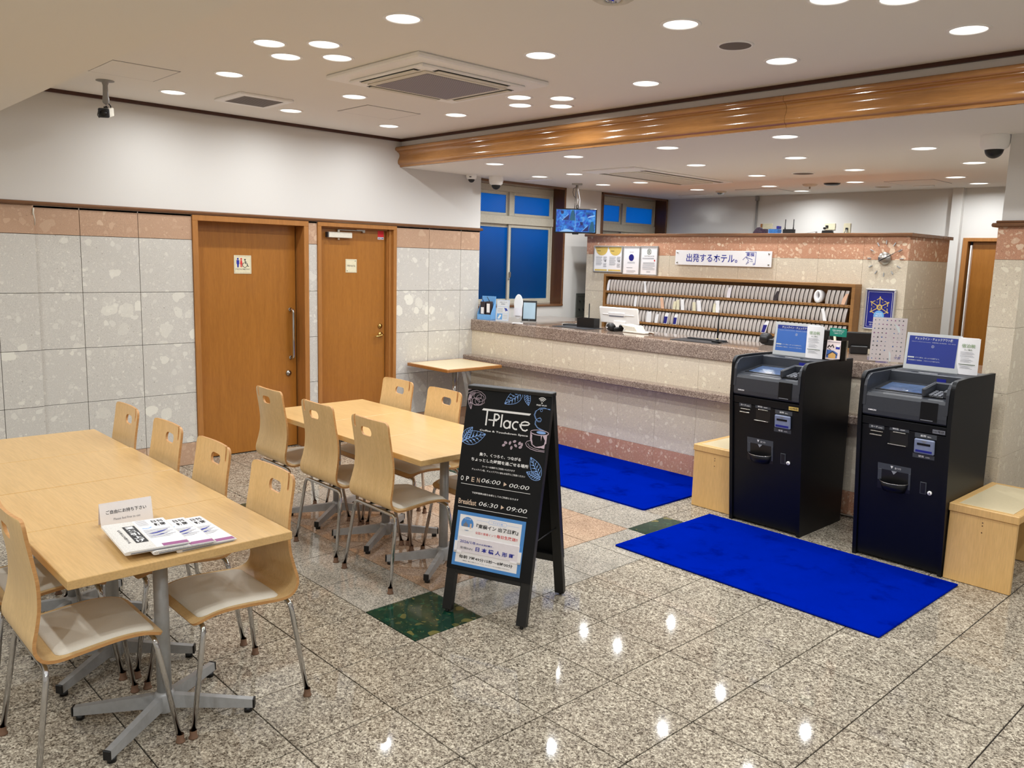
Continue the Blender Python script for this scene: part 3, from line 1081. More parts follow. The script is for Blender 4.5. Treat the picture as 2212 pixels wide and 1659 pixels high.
proto = make_downlight()
used = [False]


def put_light(x, y, z, label, group):
    if not used[0]:
        r = proto
        used[0] = True
        r.location = (x, y, z)
        r['label'] = label
    else:
        r = dup(proto, (x, y, z), 0, label)
    r['group'] = group
    return r


ORD = ['first', 'second', 'third', 'fourth', 'fifth', 'sixth', 'seventh']
GXs = [0.57, 1.44, 2.33, 3.22, 4.10, 5.00]
mainrows = {-3.155: ([0, 1, 3], 'front row over the near tables'), -2.275: ([0, 1, 3, 4], 'middle row by the air conditioner'), -1.385: ([0, 1, 3, 4, 5], 'row nearest the wooden moulding')}
for y, (ix, nm) in mainrows.items():
    for k, i in enumerate(ix):
        put_light(GXs[i], y, ZC, 'round downlight, %s from the left wall, %s' % (ORD[k], nm), 'single downlights in the upper ceiling')
for (cxx, cyy, nm) in ((2.33, -3.15, 'left of the air conditioner'), (2.31, -1.36, 'between air conditioner and moulding')):
    for dx, dy, w_ in ((0, -0.2, 'nearest the entrance'), (-0.2, 0, 'nearest the left wall'), (0.2, 0, 'farthest from the left wall'), (0, 0.2, 'nearest the counter')):
        r = put_light(cxx + dx, cyy + dy, ZC, 'downlight in the diamond %s, lamp %s' % (nm, w_), 'diamond clusters of downlights')
        for ch in r.children:
            if ch.type == 'LIGHT':
                ch.data = ld_small
put_light(4.754, -2.19, ZC, 'downlight cut by the top edge, left one of two', 'single downlights in the upper ceiling')
put_light(4.956, -2.01, ZC, 'downlight cut by the top edge, right one of two', 'single downlights in the upper ceiling')
low = [(-0.56, [0.97, 1.89, 2.79, 3.69], 'row right behind the moulding'), (0.42, [0.54, 1.0, 2.36, 3.24, 4.16], 'row over the counter top'),
       (1.385, [0.53, 1.03, 2.35, 3.25, 4.16], 'row in front of the key rack wall'), (2.34, [1.06, 1.93, 2.82, 3.706], 'row above the key rack wall'),
       (2.98, [0.585, 1.948, 3.689], 'row farthest back')]
for y, xs_, nm in low:
    for k, x in enumerate(xs_):
        put_light(x, y, ZM, 'lower ceiling downlight, %s from the left in the %s' % (ORD[k], nm), 'downlights in the lower ceiling')
# the rest of the grid, above and behind the photographer, plus one added row
for x in (1.44, 3.22, 5.0, 6.8, 8.4):
    for y in (-5.9, -7.6):
        put_light(x, y, ZC, 'round downlight added under the beam to light the near seats, out of the picture', 'entrance downlights')
for x in (1.0, 3.0, 5.0, 7.0):  # unseen row off the grid, added to brighten the near seats
    put_light(x, -4.98, 2.51, 'round downlight added under the beam to light the near seats, out of the picture', 'entrance downlights')
for x in (6.3, 7.7):
    for y in (-3.3, -1.4):
        put_light(x, y, ZC, 'round downlight added under the beam to light the near seats, out of the picture', 'entrance downlights')
for x in (5.6, 7.2):
    put_light(x, 0.4, ZM, 'round downlight added under the beam to light the near seats, out of the picture', 'entrance downlights')
for o in list(bpy.data.objects):
    if o.type == 'LIGHT' and o.parent and o.parent.get('group') == 'entrance downlights' and abs(o.parent.location.y + 4.98) > 0.1:
        o.data = ld_front
# one lamp set deep in its can, seen as a thin pale crescent
t = thing('ceiling_downlight', 'unlit looking recessed downlight near the back wall, a thin pale crescent', 'downlight', (2.84, 2.92, ZM))
MB('white_metal').lathe([(0.092, 0.0), (0.092, -0.002), (0.088, -0.0045), (0.078, -0.005), (0.076, -0.003), (0.076, 0.0)], seg=32, caps=False).obj('trim_ring', t)
MB('brass').lathe([(0.076, -0.0005), (0.05, -0.001), (0.0001, -0.0012)], seg=28, caps=False).obj('reflector', t)

# ceiling cassette air conditioner
ac = thing('air_conditioner', 'large square ceiling cassette air conditioner with grey mesh grille', 'air conditioner', (2.345, -2.27, ZC))
m = MB('white_metal')
m.cbox(-0.46, -0.49, -0.028, 0.46, 0.49, 0.0, 0.008)
m.cbox(-0.36, -0.39, -0.045, 0.36, 0.39, -0.028, 0.006)
m.obj('panel', ac)
MB('offwhite').cbox(-0.285, -0.31, -0.052, 0.285, 0.31, -0.045, 0.003).obj('grille_frame', ac)
MB('acgrille').box(-0.255, -0.27, -0.054, 0.255, 0.27, -0.052).obj('grille', ac)
for a, kk in enumerate(((-0.325, 0, 1), (0.325, 0, 1), (0, -0.352, 0), (0, 0.352, 0))):
    x, y, v = kk
    L = 0.27
    if v:
        MB('black').box(x - 0.028, -L, -0.0462, x + 0.028, L, -0.0452).obj('outlet_slot', ac)
        MB('offwhite').cbox(x - 0.021, -L + 0.01, -0.053, x + 0.019, L - 0.01, -0.047, 0.002).obj('louvre', ac)
    else:
        MB('black').box(-L, y - 0.024, -0.0462, L, y + 0.024, -0.0452).obj('outlet_slot', ac)
        MB('offwhite').cbox(-L + 0.01, y - 0.018, -0.053, L - 0.01, y + 0.016, -0.047, 0.002).obj('louvre', ac)

v = thing('ceiling_vent', 'small square white ceiling vent with grey grille near the left wall', 'vent', (0.775, -2.67, ZC))
MB('white_metal').cbox(-0.205, -0.20, -0.016, 0.205, 0.20, 0.0, 0.004).obj('frame', v)
g = MB('grille').box(-0.15, -0.145, -0.018, 0.15, 0.145, -0.016)
g.use('grille_gap')
for k in range(14):
    x = -0.14 + k * 0.0215
    g.box(x, -0.14, -0.0195, x + 0.006, 0.14, -0.018)
g.obj('grille', v)


def access_panel(x0, y0, x1, y1, z, label):
    p = thing('access_panel', label, 'access panel', ((x0 + x1) / 2, (y0 + y1) / 2, z))
    a, b = (x1 - x0) / 2, (y1 - y0) / 2
    MB('ceil').box(-a + 0.008, -b + 0.008, -0.003, a - 0.008, b - 0.008, 0.0).obj('hatch', p)
    f = MB('grille')
    for q in ((-a, -b, a, -b + 0.006), (-a, b - 0.006, a, b), (-a, -b, -a + 0.006, b), (a - 0.006, -b, a, b)):
        f.box(q[0], q[1], -0.002, q[2], q[3], 0.0)
    f.obj('frame', p)


access_panel(0.83, -3.775, 1.27, -3.38, ZC, 'square ceiling access hatch beside the bullet camera')
access_panel(0.85, -2.045, 1.255, -1.575, ZC, 'square ceiling access hatch beside the air conditioner')
access_panel(3.05, 2.43, 3.495, 2.87, ZM, 'square ceiling access hatch above the back wall, right')
access_panel(1.40, 2.55, 1.85, 3.0, ZM, 'square ceiling access hatch above the back wall, left')


def speaker(x, y, z, r, label, mat='speaker'):
    p = thing('ceiling_speaker', label, 'speaker', (x, y, z))
    MB('white_metal' if mat == 'speaker' else 'offwhite').lathe([(r, 0), (r, -0.004), (r - 0.006, -0.008), (r - 0.012, -0.006)], seg=36, caps=False).obj('rim', p)
    MB(mat).lathe([(r - 0.012, -0.006), (r * 0.5, -0.009), (0.0001, -0.010)], seg=36, caps=False).obj('grille', p)


speaker(4.09, -1.81, ZC, 0.088, 'round dark grey ceiling speaker in the upper ceiling')
speaker(2.785, 1.41, ZM, 0.098, 'round grey ceiling speaker in the lower ceiling')
for (x, y, r, z, lb, dk) in ((2.60, 2.33, 0.075, ZM, 'round ceiling vent with a dark opening', True), (2.36, 2.36, 0.068, ZM, 'small round ivory heat detector beside the dark round vent', False)):
    p = thing('ceiling_vent' if dk else 'heat_detector', lb, 'vent' if dk else 'detector', (x, y, z))
    MB('black' if dk else 'offwhite').lathe([(r, 0), (r, -0.012), (r - 0.02, -0.022), (0.0001, -0.026)], seg=28, caps=False).obj('body', p)
    MB('offwhite').lathe([(r + 0.004, 0), (r + 0.004, -0.004), (r, -0.006), (r, 0)], seg=28, caps=False).obj('rim', p)
    if not dk:
        MB('cable').cyl((0, 0, -0.045), 0.008, 0.02, 10).obj('sensor', p)
# emergency lamp cut by the top edge
p = thing('emergency_lamp', 'round cream emergency lamp cut by the top edge of the picture', 'lamp', (4.125, -2.77, ZC))
MB('offwhite').lathe([(0.088, 0), (0.088, -0.006), (0.07, -0.016), (0.045, -0.020), (0.036, -0.016), (0.034, -0.012)], seg=32, caps=False).obj('housing', p)
MB('chrome').lathe([(0.034, -0.012), (0.022, -0.020), (0.010, -0.016), (0.0001, -0.024)], seg=20, caps=False).obj('reflector', p)
p = thing('emergency_lamp', 'small round emergency lamp near the far end of the lower ceiling', 'lamp', (1.165, 2.65, ZM))
MB('offwhite').lathe([(0.06, 0), (0.06, -0.008), (0.045, -0.018)], seg=24, caps=False).obj('housing', p)
MB('chrome').lathe([(0.045, -0.016), (0.03, -0.034), (0.0001, -0.04)], seg=20, caps=False).obj('reflector', p)
# long slot air conditioner in the lower ceiling
ac = thing('air_conditioner', 'long two way ceiling air conditioner above the counter desk', 'air conditioner', (1.56, 1.0, ZM))
MB('white_metal').cbox(-0.30, -0.76, -0.014, 0.30, 0.78, 0.0, 0.004).obj('panel', ac)
for x in (-0.235, 0.235):
    MB('black').box(x - 0.032, -0.56, -0.0155, x + 0.032, 0.66, -0.014).obj('outlet_slot', ac)
    MB('offwhite').cbox(x - 0.012, -0.55, -0.020, x + 0.010, 0.65, -0.015, 0.001).obj('louvre', ac)
MB('offwhite').cbox(-0.165, -0.54, -0.022, 0.165, 0.64, -0.014, 0.003).obj('grille', ac)
for (x, y, sx, sy, lb) in ((0.33, 0.62, 0.16, 0.05, 'thin white ceiling hatch strip beside the window dome camera'), (0.62, 2.95, 0.20, 0.06, 'thin white ceiling strip by the second window'), (3.2, 2.985, 0.09, 0.03, 'small grey ceiling strip behind the square hatch')):
    tag(MB('white_metal').cbox(x - sx, y - sy, ZM - 0.008, x + sx, y + sy, ZM, 0.002).obj('ceiling_strip'), lb, 'ceiling plate')


def dome(x, y, z, r, label, drop, tilt=0.0):
    p = thing('dome_camera', label, 'camera', (x, y, z), math.radians(-30))
    MB('white_metal').lathe([(r * 0.96, 0), (r, -0.006), (r, -drop * 0.5), (r * 0.9, -drop * 0.85), (r * 0.66, -drop)], seg=32, caps=False).obj('housing', p)
    MB('black').lathe([(r * 0.64, -drop + 0.002)] + [(r * 0.62 * math.cos(a), -drop - r * 0.60 * math.sin(a)) for a in [PI / 2 * k / 8 for k in range(8)]] + [(0.0001, -drop - r * 0.6)], seg=28, caps=False).obj('smoked_dome', p)
    return p


dome(0.16, 0.19, ZM, 0.072, 'white dome security camera hanging in front of the first window', 0.085)
dome(4.69, 0.10, ZM, 0.082, 'white dome security camera beside the right pillar', 0.085)
p = dome(0.075, -0.06, ZM, 0.052, 'small white camera at the end of the left wall, dark lens', 0.045)
MB('black').cbox(0.02, -0.03, -0.030, 0.056, -0.01, -0.022, 0.002).obj('vent_slot', p)

# bullet camera on a bracket
bc = thing('bullet_camera', 'beige box security camera on a grey ceiling bracket near the left beam', 'camera', (0.60, -3.60, ZC), math.radians(60))
k = MB('cable')
k.lathe([(0.055, 0), (0.055, -0.004), (0.022, -0.010), (0.015, -0.03), (0.017, -0.09), (0.021, -0.115), (0.020, -0.135), (0.012, -0.145), (0.0001, -0.146)], seg=24, caps=False)
k.obj('bracket', bc)
MB('chrome').cyl((0, 0, -0.165), 0.006, 0.025, 10).obj('joint_pin', bc)
b = MB('offwhite', Mx=Matrix.Translation((0, 0, -0.195)) @ Matrix.Rotation(math.radians(12), 4, 'X'))
b.cbox(-0.030, -0.06, -0.028, 0.030, 0.075, 0.026, 0.004)
b.obj('camera_body', bc)
b = MB('kiosk_grey', Mx=Matrix.Translation((0, 0, -0.195)) @ Matrix.Rotation(math.radians(12), 4, 'X'))
b.cbox(-0.032, -0.085, -0.030, 0.032, -0.055, 0.028, 0.006).use('black').cyl((0, -0.10, -0.002), 0.020, 0.02, 20, 'y').box(-0.012, -0.012, 0.026, 0.012, 0.012, 0.034)
b.obj('lens_hood', bc)
MB('black').tube([(0.01, 0.0, -0.135), (0.02, 0.03, -0.15), (0.012, 0.085, -0.175), (0.0, 0.080, -0.19)], 0.004, 6).tube([(-0.034, -0.06, -0.20), (-0.040, -0.06, -0.225), (-0.034, -0.05, -0.24), (-0.028, -0.05, -0.22)], 0.0025, 6).obj('cable', bc)

# hanging monitor
tv = thing('hanging_monitor', 'small black monitor hanging from the ceiling, showing four blue camera views', 'monitor', (0.36, 1.165, 2.122), math.radians(43))
MB('black').cbox(-0.222, -0.012, -0.130, 0.222, 0.022, 0.128, 0.006).cbox(-0.034, -0.010, -0.142, 0.034, 0.012, -0.128, 0.003).obj('bezel', tv)
MX = Matrix.Translation((0, -0.0135, 0)) @ Matrix.Rotation(PI / 2, 4, 'X')
sc_ = MB('tv', Mx=MX).rect(-0.208, -0.116, 0.208, 0.116).obj('screen', tv, label='screen with four blue camera views')
p = MB('em_dark', Mx=MX)
Z_ = 0.0006
for ox, oy in ((0.0, 0.0), (0.208, -0.116)):
    p.use('em_dark').poly([(-0.14 + ox, 0.008 + oy), (-0.07 + ox, 0.066 + oy), (-0.075 + ox, 0.008 + oy)], Z_)
    p.use('em_teal').poly([(-0.068 + ox, 0.004 + oy), (-0.055 + ox, 0.07 + oy), (-0.045 + ox, 0.11 + oy), (-0.022 + ox, 0.11 + oy), (-0.006 + ox, 0.02 + oy), (-0.006 + ox, 0.004 + oy)], Z_)
    p.use('em_dark').poly([(-0.165 + ox, 0.105 + oy), (-0.132 + ox, 0.105 + oy), (-0.130 + ox, 0.075 + oy), (-0.155 + ox, 0.068 + oy)], Z_)
    p.use('em_light').stroke([(-0.145 + ox, 0.004 + oy), (-0.078 + ox, 0.072 + oy)], 0.004, Z_ * 2)
p.use('em_light').stroke([(-0.005, -0.116), (-0.005, 0.116)], 0.003, Z_ * 3)
p.poly([(-0.17, -0.115), (-0.10, -0.085), (-0.03, -0.10), (-0.01, -0.114)], Z_)
p.poly([(0.12, 0.03), (0.20, 0.05), (0.20, 0.065), (0.14, 0.05)], Z_)
flat(p, 'picture', sc_)
k = MB('steel').cbox(-0.055, -0.03, 0.372, 0.055, 0.05, 0.388, 0.002)
k.tube([(0.0, 0.012, 0.38), (0.0, 0.012, 0.24)], 0.014, 10).tube([(-0.012, 0.012, 0.245), (-0.020, 0.012, 0.13)], 0.004, 6).tube([(0.014, 0.012, 0.245), (0.010, 0.012, 0.13)], 0.004, 6)
k.obj('ceiling_mount', tv)
k = MB('black').tube([(-0.005, 0.02, 0.35), (-0.035, 0.02, 0.34), (-0.042, 0.02, 0.30), (-0.03, 0.02, 0.26), (-0.008, 0.02, 0.24)], 0.003, 6)
k.tube([(0.012 + 0.013 * math.cos(a), 0.012, 0.148 + 0.018 * math.sin(a)) for a in [2 * PI * i / 14 for i in range(14)]], 0.004, 6, closed=True)
k.use('white').tube([(0.008, 0.02, 0.36), (0.02, 0.02, 0.29), (0.036, 0.02, 0.22), (0.034, 0.02, 0.15), (0.02, 0.02, 0.12)], 0.004, 6)
k.obj('cable', tv)

# ================================================================== CHAIRS
def interp(tbl, s):
    for (a, va), (b, vb) in zip(tbl, tbl[1:]):
        if s <= b:
            t = (s - a) / (b - a)
            return va + (vb - va) * t
    return tbl[-1][1]


def catmull(pts, n=6):
    out = []
    P = [pts[0]] + list(pts) + [pts[-1]]
    for i in range(1, len(P) - 2):
        for k in range(n):
            t = k / n
            out.append(tuple(0.5 * ((2 * P[i][d]) + (-P[i - 1][d] + P[i + 1][d]) * t + (2 * P[i - 1][d] - 5 * P[i][d] + 4 * P[i + 1][d] - P[i + 2][d]) * t * t + (-P[i - 1][d] + 3 * P[i][d] - 3 * P[i + 1][d] + P[i + 2][d]) * t ** 3) for d in range(len(pts[0]))))
    out.append(tuple(pts[-1]))
    return out


# side profile, rear foot at y=0, sitter looks to +y
SHELL = catmull([(0.004, 0.872), (0.010, 0.82), (0.022, 0.745), (0.034, 0.66), (0.037, 0.59), (0.030, 0.53), (0.021, 0.48), (0.024, 0.447), (0.044, 0.420), (0.085, 0.410), (0.15, 0.414), (0.22, 0.420), (0.29, 0.423), (0.35, 0.418), (0.395, 0.405), (0.418, 0.393)], 5)
arc = [0.0]
for a, b in zip(SHELL, SHELL[1:]):
    arc.append(arc[-1] + math.hypot(b[0] - a[0], b[1] - a[1]))
SL = arc[-1]
HW = [(0, 0.172), (0.13, 0.172), (0.30, 0.184), (0.42, 0.198), (0.50, 0.200), (SL, 0.190)]


def shell_at(s):
    """centre line point and normal (pointing to the sitter) at arc length s"""
    s = max(0, min(SL, s))
    for i in range(len(arc) - 1):
        if s <= arc[i + 1] + 1e-9:
            t = (s - arc[i]) / (arc[i + 1] - arc[i])
            y = SHELL[i][0] + (SHELL[i + 1][0] - SHELL[i][0]) * t
            z = SHELL[i][1] + (SHELL[i + 1][1] - SHELL[i][1]) * t
            dy, dz = SHELL[i + 1][0] - SHELL[i][0], SHELL[i + 1][1] - SHELL[i][1]
            L = math.hypot(dy, dz)
            return y, z, -dz / L, dy / L
    return SHELL[-1] + (0, 1)


def half_width(s, r=0.030):
    w_ = interp(HW, s)
    for e in (s, SL - s):
        if e < r:
            w_ -= r - math.sqrt(max(0, r * r - (r - e) ** 2))
    return w_


def shell_sheet(mb, svals, hw, off0, off1, nu=9, puff=0.0):
    rows_ = []
    for s_ in svals:
        y, z, ny, nz = shell_at(s_)
        w_ = hw(s_)
        row = []
        for k in range(nu):
            u = -1 + 2 * k / (nu - 1)
            back = max(0.0, min(1.0, (0.40 - s_) / 0.2))
            c = 0.012 * back * u * u
            row.append((u * w_, y + c, z, ny, nz, u, s_))
        rows_.append(row)
    n, m = len(rows_), nu
    vs = []
    for side, off in ((0, off0), (1, off1)):
        for i, row in enumerate(rows_):
            for x, y, z, ny, nz, u, s_ in row:
                e = 1.0
                if puff and side:
                    t = (s_ - svals[0]) / (svals[-1] - svals[0])
                    e = max(0.0, min(1, (1 - u * u) * 6)) ** 0.5 * max(0.0, min(1, t * (1 - t) * 24)) ** 0.5
                    o = off0 + 0.002 + (off - off0 - 0.002) * e
                else:
                    o = off
                vs.append((x, y + ny * o, z + nz * o))
    fs = []
    N = n * m
    for i in range(n - 1):
        for k in range(m - 1):
            a = i * m + k
            fs.append((a, a + 1, a + m + 1, a + m))
            fs.append((N + a, N + a + m, N + a + m + 1, N + a + 1))
    def side(idx):
        for a, b in zip(idx, idx[1:]):
            fs.append((a, b, N + b, N + a))
    side([k for k in range(m)])
    side([(n - 1) * m + k for k in range(m)][::-1])
    side([i * m for i in range(n)][::-1])
    side([i * m + m - 1 for i in range(n)])
    mb.add(vs, fs, True)


def build_shell():
    sv = [0.0, 0.002, 0.005, 0.009, 0.014, 0.02, 0.03] + [0.03 + (SL - 0.06) * k / 44 for k in range(1, 45)] + [SL - 0.02, SL - 0.014, SL - 0.009, SL - 0.005, SL - 0.002, SL]
    mb = MB('chair')
    shell_sheet(mb, sv, half_width, -0.0055, 0.0055, 11)
    o = mb.obj('seat_shell')
    # handle opening and cane notch (on the sitter's left)
    cut = MB('plyedge')
    n = 20
    pts = []
    for k in range(n):
        a = 2 * PI * k / n
        pts.append((-0.020 + (0.026 if math.cos(a) > 0 else -0.026) + 0.024 * math.cos(a), 0.800 + 0.024 * math.sin(a)))
    cut.prism(pts, -0.05, 0.08, 'y')
    pts = [(-0.125, 0.90), (-0.140, 0.90)] + [(-0.1325 + 0.0075 * math.cos(a), 0.812 + 0.0075 * math.sin(a)) for a in [PI + PI * k / 6 for k in range(7)]]
    cut.prism(pts, -0.05, 0.08, 'y')
    co = cut.obj('cutter')
    md = o.modifiers.new('b', 'BOOLEAN')
    md.operation = 'DIFFERENCE'
    md.object = co
    md.solver = 'EXACT'
    dg = bpy.context.evaluated_depsgraph_get()
    m = bpy.data.meshes.new_from_object(o.evaluated_get(dg))
    bpy.data.objects.remove(o)
    bpy.data.objects.remove(co)
    m.name = 'seat_shell'
    m.materials.clear()
    m.materials.append(M['chair'])
    m.materials.append(M['plyedge'])
    for p in m.polygons:
        # faces of the cut and of the rim show the ply layers
        c = p.center
        best = None
        for i in range(0, len(SHELL)):
            d = (SHELL[i][0] - c.y) ** 2 + (SHELL[i][1] - c.z) ** 2
            if best is None or d < best[0]:
                best = (d, i)
        i = best[1]
        _, _, ny, nz = shell_at(arc[i])
        p.material_index = 0 if abs(p.normal.y * ny + p.normal.z * nz) > 0.6 else 1
        p.use_smooth = True
    m.set_sharp_from_angle(angle=math.radians(35))
    return m


def rounded(pts, r=0.03, n=5):
    """fillet the inner corners of a 3D polyline"""
    out = [Vector(pts[0])]
    for a, b, c in zip(pts, pts[1:], pts[2:]):
        a, b, c = Vector(a), Vector(b), Vector(c)
        u, v = (a - b).normalized(), (c - b).normalized()
        p, q = b + u * r, b + v * r
        for k in range(n + 1):
            t = k / n
            out.append(p * (1 - t) ** 2 + b * 2 * t * (1 - t) + q * t * t)
    out.append(Vector(pts[-1]))
    return out


shell_mesh = build_shell()


def make_chair():
    root = thing('dining_chair', '', 'chair')
    OY = -0.2235
    def sh(o):
        o.data.transform(Matrix.Translation((0, OY, 0)))
        return o
    sh(link(shell_mesh, 'seat_shell', root))
    pad = MB('pad')
    s0, s1 = 0.505, SL - 0.028
    sv = [s0 + (s1 - s0) * (0.5 - 0.5 * math.cos(PI * k / 16)) for k in range(17)]

    def hw(s_):
        w_ = 0.180
        for e in (s_ - s0, s1 - s_):
            if e < 0.03:
                w_ -= 0.03 - math.sqrt(max(0, 0.0009 - (0.03 - e) ** 2))
        return w_
    shell_sheet(pad, sv, hw, 0.0055, 0.0155, 13, puff=1)
    po = sh(pad.obj('seat_pad', root))
    for p in po.data.polygons:
        p.use_smooth = True
    for yf, yt in ((0.0, 0.052), (0.447, 0.385)):
        zt = 0.388
        pts = rounded([(-0.2225, yf, 0.012), (-0.192, yt, zt), (0.192, yt, zt), (0.2225, yf, 0.012)], 0.035)
        fr = sh(MB('chrome').tube(pts, 0.0095, 10).obj('leg_frame', root))
        for sx in (-1, 1):
            sh(MB('cap').lathe([(0.0125, 0.030), (0.0128, 0.010), (0.0165, 0.004), (0.0165, 0.0), (0.0001, 0.0)], (sx * 0.2228, yf, 0), 12, caps=False).obj('foot_cap', fr))
    k = MB('steel').box(-0.09, 0.05, 0.385, -0.06, 0.39, 0.391).box(0.06, 0.05, 0.385, 0.09, 0.39, 0.391)
    k.use('black')
    for x in (-0.075, 0.075):
        for y in (0.085, 0.36):
            k.cyl((x, y, 0.388), 0.012, 0.018, 10)
    sh(k.obj('mounting_bar', root))
    return root


chair = make_chair()
first = [True]


def put_chair(x, y_rear, face, label, group):
    """face +1: sitter looks to +Y; -1: to -Y; y_rear is the line of the rear feet"""
    y = y_rear + 0.2235 * face
    rz = 0 if face > 0 else PI
    rz += random.uniform(-0.02, 0.02)
    if first[0]:
        first[0] = False
        r = chair
        r.location = (x, y, 0)
        r.rotation_euler = (0, 0, rz)
        r['label'] = label
    else:
        r = dup(chair, (x, y, 0), rz, label)
    r['group'] = group


g1, g2 = 'chairs around the near row of tables', 'chairs around the far row of tables'
put_chair(3.512, -3.954, -1, 'bentwood chair at the right corner of the newspaper table, seat facing us', g1)
put_chair(2.957, -3.95, -1, 'bentwood chair second along the far side of the near tables', g1)
put_chair(2.44, -3.95, -1, 'bentwood chair third along the far side of the near tables', g1)
put_chair(1.875, -3.95, -1, 'bentwood chair nearest the stone wall, far side of the near tables', g1)
put_chair(3.505, -4.893, 1, 'bentwood chair at the left picture edge, near side of the newspaper table', g1)
put_chair(2.93, -4.893, 1, 'bentwood chair mostly cut off, behind the leftmost near chair', g1)
put_chair(2.907, -3.135, 1, 'bentwood chair with its back to us beside the chalkboard sign', g2)
put_chair(2.352, -3.12, 1, 'bentwood chair with its back to us, middle of the far table', g2)
put_chair(1.765, -3.11, 1, 'bentwood chair with its back to us in front of the restroom door', g2)
put_chair(1.875, -2.188, -1, 'bentwood chair across the far table in front of the staff door', g2)
put_chair(2.380, -2.19, -1, 'bentwood chair across the far table, just left of the chalkboard sign', g2)
put_chair(2.955, -2.188, -1, 'bentwood chair across the far table, mostly hidden by the chalkboard sign', g2)


# ================================================================== TABLES
def make_table():
    root = thing('cafe_table', '', 'table')
    MB('table').cbox(-0.2775, -0.375, 0.670, 0.2775, 0.375, 0.700, 0.002).obj('tabletop', root)
    MB('grey_metal').cyl((0, 0, 0.06), 0.0255, 0.60, 20).cyl((0, 0, 0.655), 0.045, 0.015, 16).cbox(-0.16, -0.02, 0.655, 0.16, 0.02, 0.670, 0.002).cbox(-0.02, -0.22, 0.655, 0.02, 0.22, 0.670, 0.002).obj('column', root)
    MB('grey_metal').lathe([(0.034, 0.022), (0.036, 0.03), (0.036, 0.088), (0.030, 0.096), (0.0255, 0.098)], seg=20, caps=False).obj('hub', root)
    for sx in (-1, 1):
        for sy in (-1, 1):
            ang = math.atan2(sy * 0.262, sx * 0.185)
            Mx = Matrix.Rotation(ang, 4, 'Z')
            a = MB('grey_metal', Mx=Mx)
            vs = []
            for x, hh, z, wd in ((0.03, 0.052, 0.034, 0.014), (0.315, 0.032, 0.018, 0.013)):
                vs += [(x, -wd, z), (x, wd, z), (x, wd * 0.9, z + hh), (x, -wd * 0.9, z + hh)]
            a.add(vs, [(0, 1, 2, 3), (7, 6, 5, 4), (0, 4, 5, 1), (1, 5, 6, 2), (2, 6, 7, 3), (3, 7, 4, 0)])
            ao = a.obj('foot_arm', root)
            e = MB('black', Mx=Mx)
            e.cbox(0.314, -0.0145, 0.0165, 0.322, 0.0145, 0.052, 0.002).cyl((0.296, 0, 0.0), 0.015, 0.018, 12)
            e.obj('end_cap', ao)
    return root


table = make_table()
ft = [True]
tgroups = ('cafe tables pushed together in the near row', 'cafe tables pushed together in the far row')


def put_table(x, y, label, g):
    if ft[0]:
        ft[0] = False
        r = table
        r.location = (x, y, 0)
        r['label'] = label
    else:
        r = dup(table, (x, y, 0), 0, label)
    r['group'] = g


put_table(3.522, -4.420, 'pale wood pedestal table carrying the newspapers, nearest of its row', tgroups[0])
put_table(2.964, -4.416, 'pale wood pedestal table second from the newspapers end of the near row', tgroups[0])
put_table(2.402, -4.413, 'pale wood pedestal table third from the newspapers end of the near row', tgroups[0])
put_table(1.842, -4.420, 'pale wood pedestal table at the stone wall end of the near row', tgroups[0])
put_table(2.957, -2.662, 'pale wood pedestal table partly hidden behind the chalkboard sign', tgroups[1])
put_table(2.398, -2.664, 'pale wood pedestal table in the middle of the far row', tgroups[1])
put_table(1.838, -2.662, 'pale wood pedestal table at the restroom door end of the far row', tgroups[1])

t3 = thing('side_table', 'small square high table with cream top and chrome pole in the stone corner', 'table', (0.335, -0.445, 0))
MB('cream_top').cbox(-0.285, -0.315, 0.668, 0.285, 0.315, 0.692, 0.002).obj('tabletop', t3, label='glossy cream top')
e = MB('frame')
edge = [(-0.325, 0.0), (-0.318, 0.0)]
e.cbox(-0.307, -0.337, 0.662, 0.307, -0.315, 0.6915, 0.004).cbox(-0.307, 0.315, 0.662, 0.307, 0.337, 0.6915, 0.004).cbox(-0.307, -0.315, 0.662, -0.285, 0.315, 0.6915, 0.004).cbox(0.285, -0.315, 0.662, 0.307, 0.315, 0.6915, 0.004)
e.obj('wood_edging', t3)
MB('chrome').cyl((0, 0, 0.03), 0.0255, 0.625, 24).obj('column', t3)
MB('steel').cbox(-0.16, -0.16, 0.652, 0.16, 0.16, 0.668, 0.003).obj('top_plate', t3)
MB('chrome').lathe([(0.20, 0.0), (0.20, 0.010), (0.06, 0.024), (0.026, 0.036)], seg=36, caps=False).obj('base_plate', t3)

# ================================================================== BLUE CARPETS
rug = MB('carpet').cbox(-0.8, -0.5, 0.0005, 0.8, 0.5, 0.012, 0.004).obj('floor_mat')
rug.location = (4.2, -1.190, 0)
rug.rotation_euler = (0, 0, math.radians(-0.4))
tag(rug, 'royal blue rectangular carpet mat in front of the two black kiosks', 'mat')
rug = MB('carpet').cbox(1.05, -0.972, 0.0005, 3.06, 0.046, 0.012, 0.004)
rug = MB('carpet').prism([(1.00, -0.985), (3.045, -0.968), (3.06, -0.955), (3.07, 0.046), (1.0, 0.044)], 0.0005, 0.012, 'z').obj('floor_mat')
tag(rug, 'royal blue carpet mat along the foot of the counter, behind the chalkboard', 'mat')


